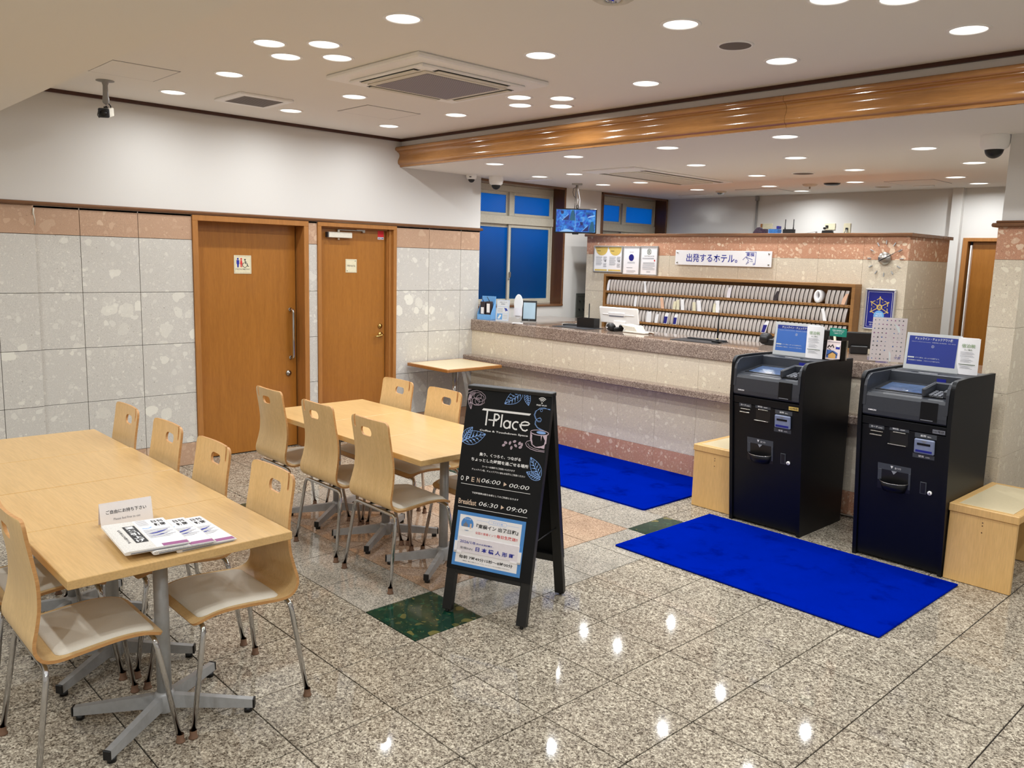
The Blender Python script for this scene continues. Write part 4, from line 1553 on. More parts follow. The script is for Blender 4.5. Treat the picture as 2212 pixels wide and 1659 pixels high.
# ================================================================== BENCHES
def bench(x0, y0, x1, y1, h, label):
    cx_, cy_ = (x0 + x1) / 2, (y0 + y1) / 2
    b = thing('box_bench', label, 'bench', (cx_, cy_, 0))
    a, c_ = (x1 - x0) / 2, (y1 - y0) / 2
    for s_ in (-1, 1):
        MB('bench').cbox(-a, (s_ * c_) - (0.0 if s_ < 0 else 0.028), 0.002, a, (s_ * c_) + (0.028 if s_ < 0 else 0.0), h - 0.045, 0.002).obj('side_panel', b)
    MB('bench').cbox(-a + 0.01, -c_ + 0.03, h - 0.11, -a + 0.028, c_ - 0.03, h - 0.045, 0.002).obj('rail', b)
    t_ = MB('bench')
    o_ = 0.006
    t_.cbox(-a - o_, -c_ - o_, h - 0.045, a + o_, -c_ + 0.034, h, 0.004).cbox(-a - o_, c_ - 0.034, h - 0.045, a + o_, c_ + o_, h, 0.004)
    t_.cbox(-a - o_, -c_ + 0.034, h - 0.045, -a + 0.034, c_ - 0.034, h, 0.004).cbox(a - 0.034, -c_ + 0.034, h - 0.045, a + o_, c_ - 0.034, h, 0.004)
    t_.obj('top_frame', b)
    MB('cream_top').cbox(-a + 0.034, -c_ + 0.034, h - 0.04, a - 0.034, c_ - 0.034, h + 0.0005, 0.001).obj('seat_top', b, label='cream inset seat board')
    for z in (0.075, 0.092, 0.13):
        MB('reveal').cyl((-a + 0.17, -c_ - 0.0006, h - z), 0.0035, 0.002, 8, 'y').obj('peg_hole', b)
    return b


bench(3.178, -0.575, 3.50, 0.038, 0.447, 'beech box bench with cream top, left of the first kiosk')
bench(4.899, -0.632, 5.235, 0.06, 0.437, 'beech box bench with cream top, right of the second kiosk')


# ================================================================== CHALKBOARD A-FRAME SIGN
def leaf(mb, x0, y0, x1, y1, wid, w_=0.0022, side=1, veins=6, z=0.001):
    """outlined leaf from stalk (x0,y0) to tip (x1,y1)"""
    dx, dy = x1 - x0, y1 - y0
    L = math.hypot(dx, dy)
    ux, uy = dx / L, dy / L
    nx, ny = -uy, ux
    P = lambda t, o: (x0 + ux * L * t + nx * o, y0 + uy * L * t + ny * o)
    up_, dn = [], []
    for k in range(13):
        t = k / 12
        o = wid * math.sin(PI * t ** 0.85) ** 0.9
        up_.append(P(t, o))
        dn.append(P(t, -o * 0.92))
    bend = [P(t / 8, wid * 0.12 * math.sin(PI * t / 8)) for t in range(9)]
    mb.stroke(up_, w_, z).stroke(dn, w_, z * 1.05).stroke(bend, w_ * 1.1, z * 1.1)
    for k in range(veins):
        t = 0.12 + 0.72 * k / (veins - 1)
        for sg in (1, -1):
            o = wid * math.sin(PI * min(1, t + 0.12) ** 0.85) ** 0.9 * 0.82
            mb.stroke([P(t, 0), P(t + 0.07, sg * o * 0.45), P(t + 0.16, sg * o)], w_ * 0.8, z * 1.2)
            # broad brush shading between the veins
            mb.poly([P(t + 0.02, sg * wid * 0.10), P(t + 0.08, sg * o * 0.45), P(t + 0.13, sg * o * 0.6), P(t + 0.10, sg * o * 0.25)], z * 0.9)


BR = math.radians(20.8)
bd = thing('chalkboard_sign', 'black folding A frame chalkboard sign with cafe opening hours, standing on the floor', 'sign', (3.5785, -2.757, 0), BR)
TL = math.atan2(0.2385, 1.085)
BL = 1.1109
for face in (1, -1):
    yaw = 0 if face > 0 else PI
    base = Matrix.Rotation(yaw, 4, 'Z') @ Matrix.Translation((0, -0.2505, 0)) @ Matrix.Rotation(-TL, 4, 'X')
    # in this frame: x across, z up the slope, -y is the outside
    fr = MB('board_frame', Mx=base)
    for x in (-0.224, 0.174):
        fr.cbox(x, 0.0, 0.014, x + 0.050, 0.030, 1.108, 0.002)
    fr.cbox(-0.174, 0.0, 0.196, 0.174, 0.028, 0.236, 0.002)
    fr.cbox(-0.174, 0.0, 1.078, 0.174, 0.028, 1.108, 0.002)
    for x in (-0.20, 0.20):
        fr.cyl((x, 0.015, 0.0), 0.009, 0.015, 10)
    fo = fr.obj('board_frame', bd)
    pn = MB('board', Mx=base).cbox(-0.224, -0.006, 0.216, 0.224, 0.001, 1.109, 0.001)
    if face < 0:
        pn.obj('board_panel', bd)
        continue
    po = pn.obj('board_panel', bd, label='printed black front panel')
    # printing on the front panel: (x across from the middle, y up the slope)
    PM = base @ Matrix.Translation((0, -0.0064, 0)) @ Matrix.Rotation(PI / 2, 4, 'X')
    t = MB('ink_white', Mx=PM)
    t.poly([(-0.135, 0.993), (0.120, 0.993), (0.127, 1.003), (-0.128, 1.003)], 0.0006)
    t.rect(-0.1085, 0.922, -0.1005, 0.993, 0.0006)
    t.rect(-0.094, 0.9475, -0.048, 0.9535, 0.0006)
    t.rect(-0.067, 0.922, -0.059, 0.984, 0.0006)
    t.stroke([(-0.062, 0.981), (-0.048, 0.981), (-0.040, 0.976), (-0.037, 0.968), (-0.040, 0.960), (-0.048, 0.955), (-0.062, 0.955)], 0.0075, 0.0007)
    t.rect(-0.0265, 0.922, -0.0188, 0.984, 0.0006)
    t.stroke([(0.0075 + 0.0165 * math.cos(2 * PI * k / 20), 0.9385 + 0.0175 * math.sin(2 * PI * k / 20)) for k in range(20)], 0.0075, 0.0006, True)
    t.rect(0.021, 0.921, 0.0285, 0.957, 0.0007)
    t.stroke([(0.056 + 0.018 * math.cos(math.radians(a)), 0.9385 + 0.018 * math.sin(math.radians(a))) for a in range(55, 310, 15)], 0.0075, 0.0006)
    t.stroke([(0.082, 0.944), (0.100, 0.945), (0.119, 0.948), (0.125, 0.954), (0.117, 0.960), (0.100, 0.962), (0.085, 0.956), (0.080, 0.944), (0.084, 0.930), (0.094, 0.921), (0.108, 0.919), (0.118, 0.926)], 0.0068, 0.0006)
    t.stroke([(0.074, 0.948), (0.078, 0.935), (0.088, 0.925)], 0.004, 0.0007)
    t.text('Coffee & Touchdown Space', -0.005, 0.8955, 0.258, 0.0115, 0.0006, 0.018)
    flat(t, 'heading', po)
    t = MB('ink_white', Mx=PM)
    # wireless symbol
    for r in (0.010, 0.017, 0.024):
        t.stroke([(0.176 + r * math.cos(math.radians(a)), 1.060 + r * math.sin(math.radians(a))) for a in range(42, 139, 8)], 0.0038, 0.0006)
    t.disc(0.176, 1.0585, 0.0034, z=0.0006)
    t.text('FREE Wi-Fi', 0.175, 1.0475, 0.052, 0.007, 0.0006, 0.02)
    flat(t, 'wireless_mark', po)
    t = MB('ink_white', Mx=PM)
    t.text('集う、くつろぐ、つながる', -0.008, 0.781, 0.222, 0.0165, 0.0006, 0.022)
    t.text('ちょっとした時間を過ごせる場所', -0.007, 0.753, 0.306, 0.0175, 0.0006, 0.022)
    t.text('コーヒーは無料でご利用いただけます', -0.009, 0.724, 0.176, 0.0095, 0.0006, 0.012)
    t.text('チェックイン前、チェックアウト後もお気軽にご利用ください', -0.008, 0.7045, 0.286, 0.0095, 0.0006, 0.012)
    t.text('06:00', -0.040, 0.657, 0.102, 0.020, 0.0006, 0.0, shear=0.2)
    t.text('00:00', 0.111, 0.654, 0.104, 0.019, 0.0006, 0.0, shear=0.2)
    t.rect(-0.200, 0.6275, 0.172, 0.6295, 0.0006)
    t.text('下記時間帯は朝食会場としてのご利用となります', -0.010, 0.592, 0.250, 0.0095, 0.0006, 0.010)
    t.text('06:30', -0.038, 0.545, 0.102, 0.020, 0.0006, 0.0, shear=0.2)
    t.text('09:00', 0.113, 0.545, 0.106, 0.020, 0.0006, 0.0, shear=0.2)
    t.rect(-0.201, 0.5155, 0.171, 0.5175, 0.0006)
    for k, ch in enumerate('OPEN'):
        t.use('ink_cream' if k > 1 else 'ink_white').text(ch, -0.197 + k * 0.0298, 0.6545, 0.0155, 0.023, 0.0006, 0.012)
    t.use('ink_cream').text('Breakfast', -0.1525, 0.5435, 0.098, 0.026, 0.0006, 0.012)
    for yy in (0.6545, 0.5445):
        t.poly([(0.029, yy - 0.010), (0.029, yy + 0.010), (0.046, yy)], 0.0006)
    flat(t, 'lettering', po)
    # drawings
    a = MB('ink_blue', Mx=PM)
    leaf(a, -0.222, 0.832, -0.099, 0.879, 0.034)
    leaf(a, -0.220, 0.840, -0.174, 0.906, 0.022)
    a.stroke([(-0.224, 0.826), (-0.20, 0.842)], 0.003, 0.001)
    flat(a, 'leaf_drawing', po)
    a = MB('ink_blue', Mx=PM)
    leaf(a, 0.073, 1.104, -0.017, 1.036, 0.030)
    leaf(a, 0.088, 1.106, 0.109, 1.040, 0.017)
    a.stroke([(-0.050, 1.104), (-0.034, 1.095), (0.0, 1.091), (0.035, 1.093), (0.06, 1.100)], 0.0024, 0.001)
    a.stroke([(-0.04, 1.104), (0.0, 1.098), (0.04, 1.100)], 0.003, 0.001)
    flat(a, 'leaf_drawing', po)
    a = MB('ink_blue', Mx=PM)
    leaf(a, 0.213, 0.712, 0.152, 0.799, 0.026)
    leaf(a, 0.213, 0.703, 0.139, 0.728, 0.018)
    flat(a, 'leaf_drawing', po)
    a = MB('ink_blue', Mx=PM)
    for d in (0.0, 0.004):
        a.stroke([(0.222, 1.034 - d), (0.190, 1.034 + d), (0.168, 1.030 + d), (0.148 + d, 1.018), (0.143 + d, 1.000), (0.152 + d, 0.982), (0.166, 0.973 - d), (0.180, 0.974 - d), (0.184, 0.981), (0.176, 0.986 + d), (0.163, 0.984), (0.153 + d, 0.972), (0.152 + d, 0.957), (0.165 + d, 0.942), (0.188, 0.932 + d), (0.212, 0.928)], 0.0017, 0.001)
    a.stroke([(0.178 + 0.006 * math.cos(k), 1.024 + 0.006 * math.sin(k)) for k in [0.6 * i for i in range(11)]], 0.0016, 0.001)
    a.disc(0.190, 0.920, 0.024, 0.007, 0.001)
    a.use('ink_lilac')
    # coffee cup and saucer
    a.stroke([(0.137 + 0.0, 0.919)] + [(0.182 + 0.046 * math.cos(math.radians(q)), 0.919 + 0.012 * math.sin(math.radians(q))) for q in range(170, -1, -10)], 0.003, 0.0012)
    a.stroke([(0.182 + 0.046 * math.cos(math.radians(q)), 0.919 + 0.012 * math.sin(math.radians(q))) for q in range(180, 361, 12)], 0.004, 0.0012)
    a.stroke([(0.137, 0.917), (0.139, 0.885), (0.150, 0.860), (0.168, 0.850), (0.190, 0.849), (0.212, 0.860)], 0.004, 0.0012)
    a.poly([(0.136, 0.915), (0.146, 0.903), (0.146, 0.885), (0.155, 0.862), (0.142, 0.880)], 0.0011)
    a.poly([(0.200, 0.905), (0.222, 0.915), (0.222, 0.872), (0.211, 0.862), (0.214, 0.885)], 0.0011)
    a.poly([(0.190, 0.906), (0.196, 0.906), (0.194, 0.880)], 0.0011)
    a.poly([(0.176, 0.852), (0.215, 0.846), (0.216, 0.868), (0.20, 0.858)], 0.0011)
    a.stroke([(0.142, 0.878), (0.124, 0.872), (0.117, 0.862), (0.124, 0.849), (0.145, 0.838), (0.175, 0.832), (0.218, 0.832)], 0.0026, 0.0012)
    a.stroke([(0.128, 0.862), (0.138, 0.850), (0.160, 0.842), (0.190, 0.838), (0.218, 0.838)], 0.0020, 0.0012)
    flat(a, 'cup_drawing', po)
    # beans
    for x, y, an in ((0.004, 0.839, 30), (0.013, 0.852, -20), (0.036, 0.853, 70), (0.059, 0.863, 20), (0.046, 0.831, 80), (0.067, 0.844, -40), (0.086, 0.857, 60), (0.098, 0.852, 80), (0.092, 0.839, 20)):
        a = MB('ink_lilac', Mx=PM)
        c_, s__ = math.cos(math.radians(an)), math.sin(math.radians(an))
        pp = [(0.0092 * math.cos(q), 0.0058 * math.sin(q)) for q in [2 * PI * i / 14 for i in range(14)]]
        a.use('ink_lilac').poly([(x + c_ * u - s__ * v_, y + s__ * u + c_ * v_) for u, v_ in pp], 0.0011)
        pp = [(-0.008, 0.0), (-0.003, 0.0016), (0.003, -0.0012), (0.008, 0.0008)]
        a.use('board').stroke([(x + c_ * u - s__ * v_, y + s__ * u + c_ * v_) for u, v_ in pp], 0.0014, 0.0016)
        flat(a, 'bean_drawing', po)
    # flower, top left corner
    a = MB('ink_lilac', Mx=PM)
    leaf(a, -0.212, 1.062, -0.196, 0.992, 0.011, 0.0018, veins=3)
    for k in range(8):
        q = math.radians(-150 + 34 * k)
        cx_, cy_ = -0.168 + 0.017 * math.cos(q), 1.045 + 0.014 * math.sin(q)
        if k % 2:
            a.stroke([(cx_ + 0.021 * math.cos(g), cy_ + 0.017 * math.sin(g)) for g in [2 * PI * i / 16 for i in range(16)]], 0.0015, 0.001 + 0.00004 * k, True)
    a.stroke([(-0.222, 1.068), (-0.200, 1.080), (-0.175, 1.086), (-0.150, 1.080), (-0.128, 1.066), (-0.122, 1.052), (-0.130, 1.040), (-0.126, 1.030), (-0.142, 1.018), (-0.160, 1.014), (-0.180, 1.014), (-0.196, 1.026)], 0.0018, 0.0012)
    a.poly([(-0.224, 1.108), (-0.20, 1.10), (-0.206, 1.088), (-0.223, 1.083)], 0.0012)
    a.poly([(-0.186, 1.104), (-0.135, 1.106), (-0.150, 1.094), (-0.170, 1.096)], 0.0012)
    for k in range(5):
        a.stroke([(-0.205 + 0.006 * k, 1.078), (-0.215 + 0.004 * k, 1.055), (-0.218 + 0.002 * k, 1.035)], 0.0014, 0.0012)
    flat(a, 'flower_drawing', po)
    # blue radio poster in a clear sleeve
    PZ = 0.0008
    q = MB('poster_blue', Mx=PM)
    q.rect(-0.198, 0.235, 0.169, 0.497, PZ)
    qo = flat(q, 'poster', bd, label='blue bordered notice about a radio programme')
    q = MB('white', Mx=PM)
    q.rect(-0.181, 0.251, 0.150, 0.481, PZ * 1.5)
    q.use('poster_blue').disc(-0.137, 0.438, 0.0335, z=PZ * 2)
    q.use('ink_white').rect(-0.166, 0.407, -0.108, 0.424, PZ * 2.3).disc(-0.137, 0.417, 0.014, 0.007, PZ * 2.4)
    q.use('ink_grey').poly([(-0.158, 0.424), (-0.158, 0.436), (-0.150, 0.442), (-0.146, 0.452), (-0.142, 0.442), (-0.134, 0.438), (-0.134, 0.424)], PZ * 2.5)
    q.use('ink_cream').rect(-0.122, 0.418, -0.113, 0.442, PZ * 2.5)
    q.use('ink_white').text('ラジオ番組', -0.137, 0.462, 0.036, 0.006, PZ * 2.6, 0.01)
    q.use('ink_black').text('radio', -0.137, 0.4095, 0.022, 0.004, PZ * 2.7)
    q.use('ink_blue').stroke([(-0.088, 0.4645), (-0.024, 0.4645)], 0.001, PZ * 2).stroke([(0.071, 0.4645), (0.137, 0.4645)], 0.001, PZ * 2)
    q.stroke([(-0.018, 0.456), (0.065, 0.456), (0.070, 0.4585), (0.0715, 0.4645), (0.070, 0.4705), (0.065, 0.473), (-0.018, 0.473), (-0.023, 0.4705), (-0.0245, 0.4645), (-0.023, 0.4585)], 0.0012, PZ * 2, True)
    q.text('・ラジオ番組・', 0.0235, 0.4645, 0.070, 0.0085, PZ * 2.1, 0.012)
    q.use('ink_black').text('『東横イン 出発日和』', 0.024, 0.4375, 0.224, 0.0205, PZ * 2, 0.026)
    q.use('ink_red').text('全国の東横インで', -0.033, 0.4045, 0.112, 0.0125, PZ * 2, 0.006)
    q.text('毎日生放送!!', 0.081, 0.4055, 0.110, 0.0165, PZ * 2, 0.024)
    q.use('ink_navy').text('2026/1/8', -0.1225, 0.3535, 0.083, 0.0125, PZ * 6, 0.004)
    q.text('(木)の出演店舗は…', -0.028, 0.3525, 0.098, 0.0095, PZ * 6, 0.010)
    q.use('ink_grey').text('東横INN', -0.1265, 0.3235, 0.068, 0.0125, PZ * 6, 0.004)
    q.use('ink_navy').text('日 本 橋 人 形 町', 0.0275, 0.328, 0.206, 0.0215, PZ * 6, 0.026)
    q.use('ink_black').text('毎朝 7時49分15秒〜8時00分', -0.017, 0.2805, 0.288, 0.0165, PZ * 2, 0.018)
    q.text('※番組は「聴ける 朝のラジオ」アプリ、ホームページからもお聴きいただけます', -0.015, 0.2625, 0.252, 0.005, PZ * 2, 0.0)
    flat(q, 'lettering', qo)
    q = MB('paper', Mx=PM).box(-0.174, 0.304, PZ * 1.6, 0.152, 0.378, PZ * 4.5)
    q.use('white').box(-0.192, 0.296, PZ * 1.5, -0.176, 0.352, 0.006).box(-0.192, 0.296, PZ * 1.5, -0.150, 0.306, 0.006).box(0.148, 0.296, PZ * 1.5, 0.165, 0.352, 0.006).box(0.112, 0.296, PZ * 1.5, 0.165, 0.304, 0.006)
    q.obj('date_slip', qo)
MB('board_frame').cbox(-0.224, -0.030, 1.066, 0.224, 0.030, 1.086, 0.003).obj('top_hinge', bd)
MB('black').tube([(-0.20, -0.16, 0.38), (-0.20, 0.16, 0.38)], 0.003, 6).tube([(0.20, -0.16, 0.38), (0.20, 0.16, 0.38)], 0.003, 6).obj('stay_cord', bd)


# ================================================================== CHECK-IN KIOSKS
def make_kiosk():
    root = thing('checkin_kiosk', '', 'kiosk')
    W = 0.510
    # side profile: y 0 at the foot of the front, leaning out towards the top
    side = [(0.0, 0.0), (0.565, 0.0), (0.548, 1.118), (0.10, 1.124), (0.02, 1.122)]
    for k in range(8):
        a = PI / 2 + (PI / 2) * k / 7
        side.append((-0.045 + 0.050 * math.cos(a), 1.070 + 0.050 * math.sin(a)))
    side += [(-0.096, 0.86)]
    for x in (0.0, W - 0.022):
        s_ = MB('kiosk').prism(side, x, x + 0.022, 'x').obj('side_panel', root)
    tilt = math.atan2(0.096, 0.86)
    FM = Matrix.Translation((0, 0.012, 0)) @ Matrix.Rotation(tilt, 4, 'X')
    f = MB('kiosk', Mx=FM)
    f.cbox(0.024, 0.0, 0.02, W - 0.024, 0.02, 0.818, 0.002)
    f.cbox(0.024, -0.003, 0.822, W - 0.024, 0.02, 0.868, 0.002)
    f.obj('front_door', root)
    MB('kiosk').box(0.022, 0.02, 0.01, W - 0.022, 0.55, 0.86).box(0.022, 0.30, 0.86, W - 0.022, 0.55, 1.09).obj('cabinet', root)
    # charcoal console
    c_ = MB('kiosk_grey')
    out = [(-0.098, 0.905), (-0.094, 0.880), (-0.080, 0.870), (0.02, 0.865), (0.02, 1.0), (-0.056, 1.012), (-0.090, 1.003), (-0.098, 0.985)]
    c_.prism(out, 0.027, W - 0.027, 'x')
    # screen bed, rear wall, deck
    c_.prism([(-0.060, 1.0), (0.02, 0.98), (0.235, 0.99), (0.235, 1.045), (0.214, 1.048), (-0.060, 1.013)], 0.027, W - 0.027, 'x')
    c_.prism([(0.214, 1.0), (0.30, 1.0), (0.30, 1.108), (0.226, 1.108), (0.216, 1.104)], 0.027, W - 0.027, 'x')
    c_.box(0.027, 0.29, 1.08, W - 0.027, 0.545, 1.108)
    for x0 in (0.024, W - 0.040):
        pr_ = [(-0.100, 0.93), (-0.100, 1.04), (-0.090, 1.075), (-0.065, 1.098), (-0.03, 1.108), (0.30, 1.110), (0.30, 0.99), (0.0, 0.97)]
        c_.prism(pr_, x0, x0 + 0.016, 'x')
    c_.obj('console', root, label='charcoal moulded console')
    BM = Matrix.Translation((0, -0.060, 1.0135)) @ Matrix.Rotation(math.atan2(0.035, 0.274), 4, 'X')
    s_ = MB('bezel', Mx=BM)
    s_.use('kiosk').box(0.060, 0.030, -0.002, 0.330, 0.235, 0.003)
    s_.use('screen_dim').rect(0.078, 0.045, 0.312, 0.220, 0.0035)
    s_.use('ink_white').poly([(0.215, 0.06), (0.232, 0.06), (0.228, 0.074)], 0.0042)
    s_.obj('touch_screen', root, label='bluish touch screen')
    g_ = MB('kiosk_grey', Mx=BM)
    g_.cbox(0.332, -0.012, 0.0, 0.352, 0.17, 0.050, 0.006).cbox(0.332, 0.15, 0.0, 0.475, 0.17, 0.050, 0.006).cbox(0.440, 0.0, 0.0, 0.475, 0.15, 0.044, 0.006)
    g_.use('kiosk').box(0.352, -0.002, 0.0, 0.440, 0.15, 0.006)
    for i in range(3):
        for j in range(4):
            g_.use('ink_grey').box(0.362 + 0.024 * i, 0.015 + 0.028 * j, 0.006, 0.378 + 0.024 * i, 0.033 + 0.028 * j, 0.012)
    g_.obj('card_terminal', root, label='keypad terminal in a hooded well')
    e_ = MB('kiosk')
    e_.box(0.150, 0.235, 1.106, 0.300, 0.275, 1.1095)
    e_.use('white').box(0.190, 0.238, 1.1093, 0.296, 0.246, 1.1105)
    e_.obj('paper_slot', root)
    MB('deep_blue').box(0.305, 0.2135, 1.060, 0.355, 0.2155, 1.088).use('kiosk').box(0.385, 0.2135, 1.062, 0.450, 0.2155, 1.070).obj('sensor_window', root)
    t_ = MB('white', Mx=Matrix.Translation((0, -0.0995, 0)) @ Matrix.Rotation(PI / 2, 4, 'X'))
    t_.text('OMRON', 0.082, 0.905, 0.046, 0.009, 0.0003, 0.03)
    flat(t_, 'lettering', root)
    MB('kiosk').box(0.345, -0.1005, 0.885, 0.435, -0.098, 0.99).use('ink_grey').box(0.350, -0.1015, 0.888, 0.415, -0.0985, 0.892).obj('terminal_cradle', root)
    # front fittings, printed plates lie in the tilted front plane: u across, v up
    PMk = FM @ Matrix.Rotation(PI / 2, 4, 'X')
    rects = ((0.065, 0.800, 0.152, 0.824), (0.182, 0.806, 0.290, 0.832), (0.322, 0.790, 0.438, 0.816), (0.316, 0.672, 0.432, 0.696), (0.126, 0.566, 0.312, 0.602))
    for a0, b0, a1, b1 in rects:
        MB('kiosk_label', Mx=PMk).box(a0, b0, 0.0, a1, b1, 0.0012).obj('label_plate', root)
    for parts in ((('カード', 0.096, 0.812, 0.038, 0.011), ('CARD', 0.130, 0.809, 0.024, 0.006)), (('領収証', 0.216, 0.819, 0.034, 0.012), ('RECEIPT', 0.256, 0.816, 0.026, 0.006)),
                  (('紙幣', 0.368, 0.803, 0.030, 0.012), ('BILL', 0.400, 0.801, 0.020, 0.006)), (('硬貨', 0.362, 0.684, 0.030, 0.012), ('COIN', 0.396, 0.682, 0.022, 0.006)), (('おつり', 0.240, 0.584, 0.034, 0.012),)):
        tx = MB('ink_white', Mx=PMk)
        for q in parts:
            tx.text(*q, z=0.002, weight=0.01)
        if len(parts) == 1:
            tx.poly([(0.198, 0.594), (0.214, 0.594), (0.206, 0.578)], 0.002)
        flat(tx, 'lettering', root)
    # card slot
    MB('steel', Mx=FM).cbox(0.075, -0.004, 0.783, 0.145, 0.0, 0.788, 0.001).cbox(0.072, -0.010, 0.762, 0.142, 0.0, 0.768, 0.001).obj('card_slot', root)
    r_ = MB('black', Mx=FM).box(0.187, -0.001, 0.722, 0.288, 0.0, 0.798)
    r_.use('steel').cbox(0.203, -0.004, 0.796, 0.272, 0.0, 0.800, 0.001).cbox(0.178, -0.012, 0.724, 0.280, 0.0, 0.728, 0.001)
    r_.obj('receipt_slot', root)
    b_ = MB('bezel', Mx=FM).cbox(0.325, -0.016, 0.702, 0.432, 0.0, 0.786, 0.005)
    b_.use('deep_blue').box(0.335, -0.0175, 0.712, 0.422, -0.015, 0.724).use('kiosk').box(0.342, -0.0175, 0.752, 0.412, -0.015, 0.764)
    b_.use('ink_grey').add([(0.360, -0.0175, 0.780), (0.396, -0.0175, 0.780), (0.378, -0.0175, 0.767)], [(0, 2, 1)])
    b_.obj('banknote_slot', root, label='blue grey banknote unit')
    # coin return cup
    u_ = MB('black', Mx=FM).box(0.128, -0.001, 0.448, 0.312, 0.0005, 0.566)
    u_.use('kiosk_label').cbox(0.128, -0.003, 0.500, 0.150, 0.0, 0.566, 0.001).cbox(0.300, -0.003, 0.470, 0.312, 0.0, 0.566, 0.001)
    u_.use('ink_grey').add([(0.206, -0.006, 0.567), (0.238, -0.006, 0.567), (0.222, -0.012, 0.548)], [(0, 2, 1)])
    u_.obj('cup_recess', root)
    cup = MB('kiosk', Mx=FM @ Matrix.Translation((0.222, 0.0, 0.448)))
    n = 14
    ring = lambda rx, ry, z: [(rx * math.cos(PI + PI * k / n), ry * math.sin(PI + PI * k / n), z) for k in range(n + 1)]
    L = [ring(0.064, 0.040, 0.0), ring(0.080, 0.056, 0.055), ring(0.072, 0.048, 0.055), ring(0.055, 0.034, 0.012)]
    vs = [p_ for r_ in L for p_ in r_]
    fs = []
    for q in range(3):
        for k in range(n):
            a = q * (n + 1) + k
            fs.append((a, a + 1, a + n + 2, a + n + 1))
    fs.append(tuple(range(n + 1)))
    cup.add(vs, fs, True)
    cup.use('bezel').add([(p_[0], p_[1], 0.013) for p_ in L[3]], [tuple(range(n + 1))])
    cup.use('steel').tube([(0.080 * math.cos(PI + PI * k / n), 0.056 * math.sin(PI + PI * k / n), 0.056) for k in range(n + 1)], 0.0022, 6)
    cup.obj('coin_cup', root, label='rounded coin return cup')
    MB('kiosk_label', Mx=FM).cbox(0.366, -0.003, 0.466, 0.400, 0.0, 0.536, 0.001).use('black').box(0.370, -0.0036, 0.470, 0.395, -0.0028, 0.532).obj('door_catch', root)
    MB('white_metal', Mx=FM).cyl((0.420, -0.008, 0.480), 0.012, 0.008, 16, 'y').use('kiosk_grey').box(0.418, -0.009, 0.474, 0.422, -0.0075, 0.486).obj('key_lock', root)
    return root


kiosk = make_kiosk()
kiosk.location = (3.530, -0.640, 0)
kiosk['label'] = 'tall black check-in kiosk on the left, next to the counter bench'
kiosk['group'] = 'self check-in kiosks'
k2_ = dup(kiosk, (4.383, -0.640, 0), 0, 'tall black check-in kiosk on the right, nearest the pillar')
k2_['group'] = 'self check-in kiosks'
for kr, num, colr in ((kiosk, '102号機', 'gold'), (k2_, '101号機', 'ink_grey')):
    FMn = Matrix.Translation((0, 0.012, 0)) @ Matrix.Rotation(math.atan2(0.096, 0.86), 4, 'X') @ Matrix.Rotation(PI / 2, 4, 'X')
    t = MB(colr, Mx=FMn)
    t.rect(0.415, 0.828, 0.480, 0.850, 0.0038).use('ink_black').text(num, 0.4475, 0.839, 0.056, 0.014, 0.0046, 0.01)
    flat(t, 'number_plate', kr)


# ---- signs on top of the kiosks
def upright_card(name, label, cat, x0, x1, y, z0, h, tilt, mats, yaw=0.0, th=0.003, group=None):
    """returns (thing empty, print matrix) for a card standing at y, leaning back by tilt"""
    root = thing(name, label, cat, ((x0 + x1) / 2, y, z0), yaw, group)
    MX_ = Matrix.Rotation(-tilt, 4, 'X') @ Matrix.Rotation(PI / 2, 4, 'X')
    w_ = x1 - x0
    MB(mats, Mx=MX_).box(-w_ / 2, 0.0, -th, w_ / 2, h, 0.0).obj('card', root)
    return root, MX_, w_, h


def checkin_sign(x0, x1, y, num, face_mat, label):
    root, MX_, w_, h = upright_card('standing_sign', label, 'sign', x0, x1, y, 1.1085, 0.222, math.radians(6), 'white')
    p = MB(face_mat, Mx=MX_)
    a, b, c_, d = -w_ / 2 + 0.016, w_ / 2 - 0.020, 0.030, h - 0.018
    p.rect(a, c_, b, d, 0.0006)
    if num == '②':
        p.use('sign_blue').rect(a, d - 0.026, b, d, 0.0009)
    p.use('ink_white').text('チェックイン・チェックアウト機', 0.0, d - 0.014, (b - a) * 0.78, 0.0165, 0.0014, 0.02)
    p.text('Check-in / Check-out machine   自動辨理入住/退房機   자동 체크인', 0.0, d - 0.034, (b - a) * 0.9, 0.005, 0.0014, 0.0)
    p.text(num, 0.0, d - 0.058, 0.016, 0.016, 0.0014, 0.012)
    p.rect(a + 0.004, c_ + 0.040, a + 0.042, c_ + 0.048, 0.0012)
    p.text('タウン駅は、8Fへよりお部屋まで。', a + 0.118, c_ + 0.044, 0.14, 0.0075, 0.0014, 0.008)
    p.text('宿泊者様のご宿泊は、フロントにて承ります。', a + 0.100, c_ + 0.027, 0.185, 0.0075, 0.0014, 0.008)
    flat(p, 'printed_face', root)
    MB('acrylic', Mx=MX_).box(-w_ / 2 - 0.003, -0.001, 0.0018, w_ / 2 + 0.003, h + 0.003, 0.0028).obj('sleeve', root)
    MB('acrylic').box(-w_ / 2, -0.0, 0.0, w_ / 2, 0.075, 0.003).obj('foot', root)
    return root


checkin_sign(3.566, 3.882, -0.292, '②', 'sign_sky', 'white bordered sky blue check-in notice standing on the left kiosk')
checkin_sign(4.430, 4.742, -0.268, '①', 'sign_blue', 'white bordered dark blue check-in notice standing on the right kiosk')


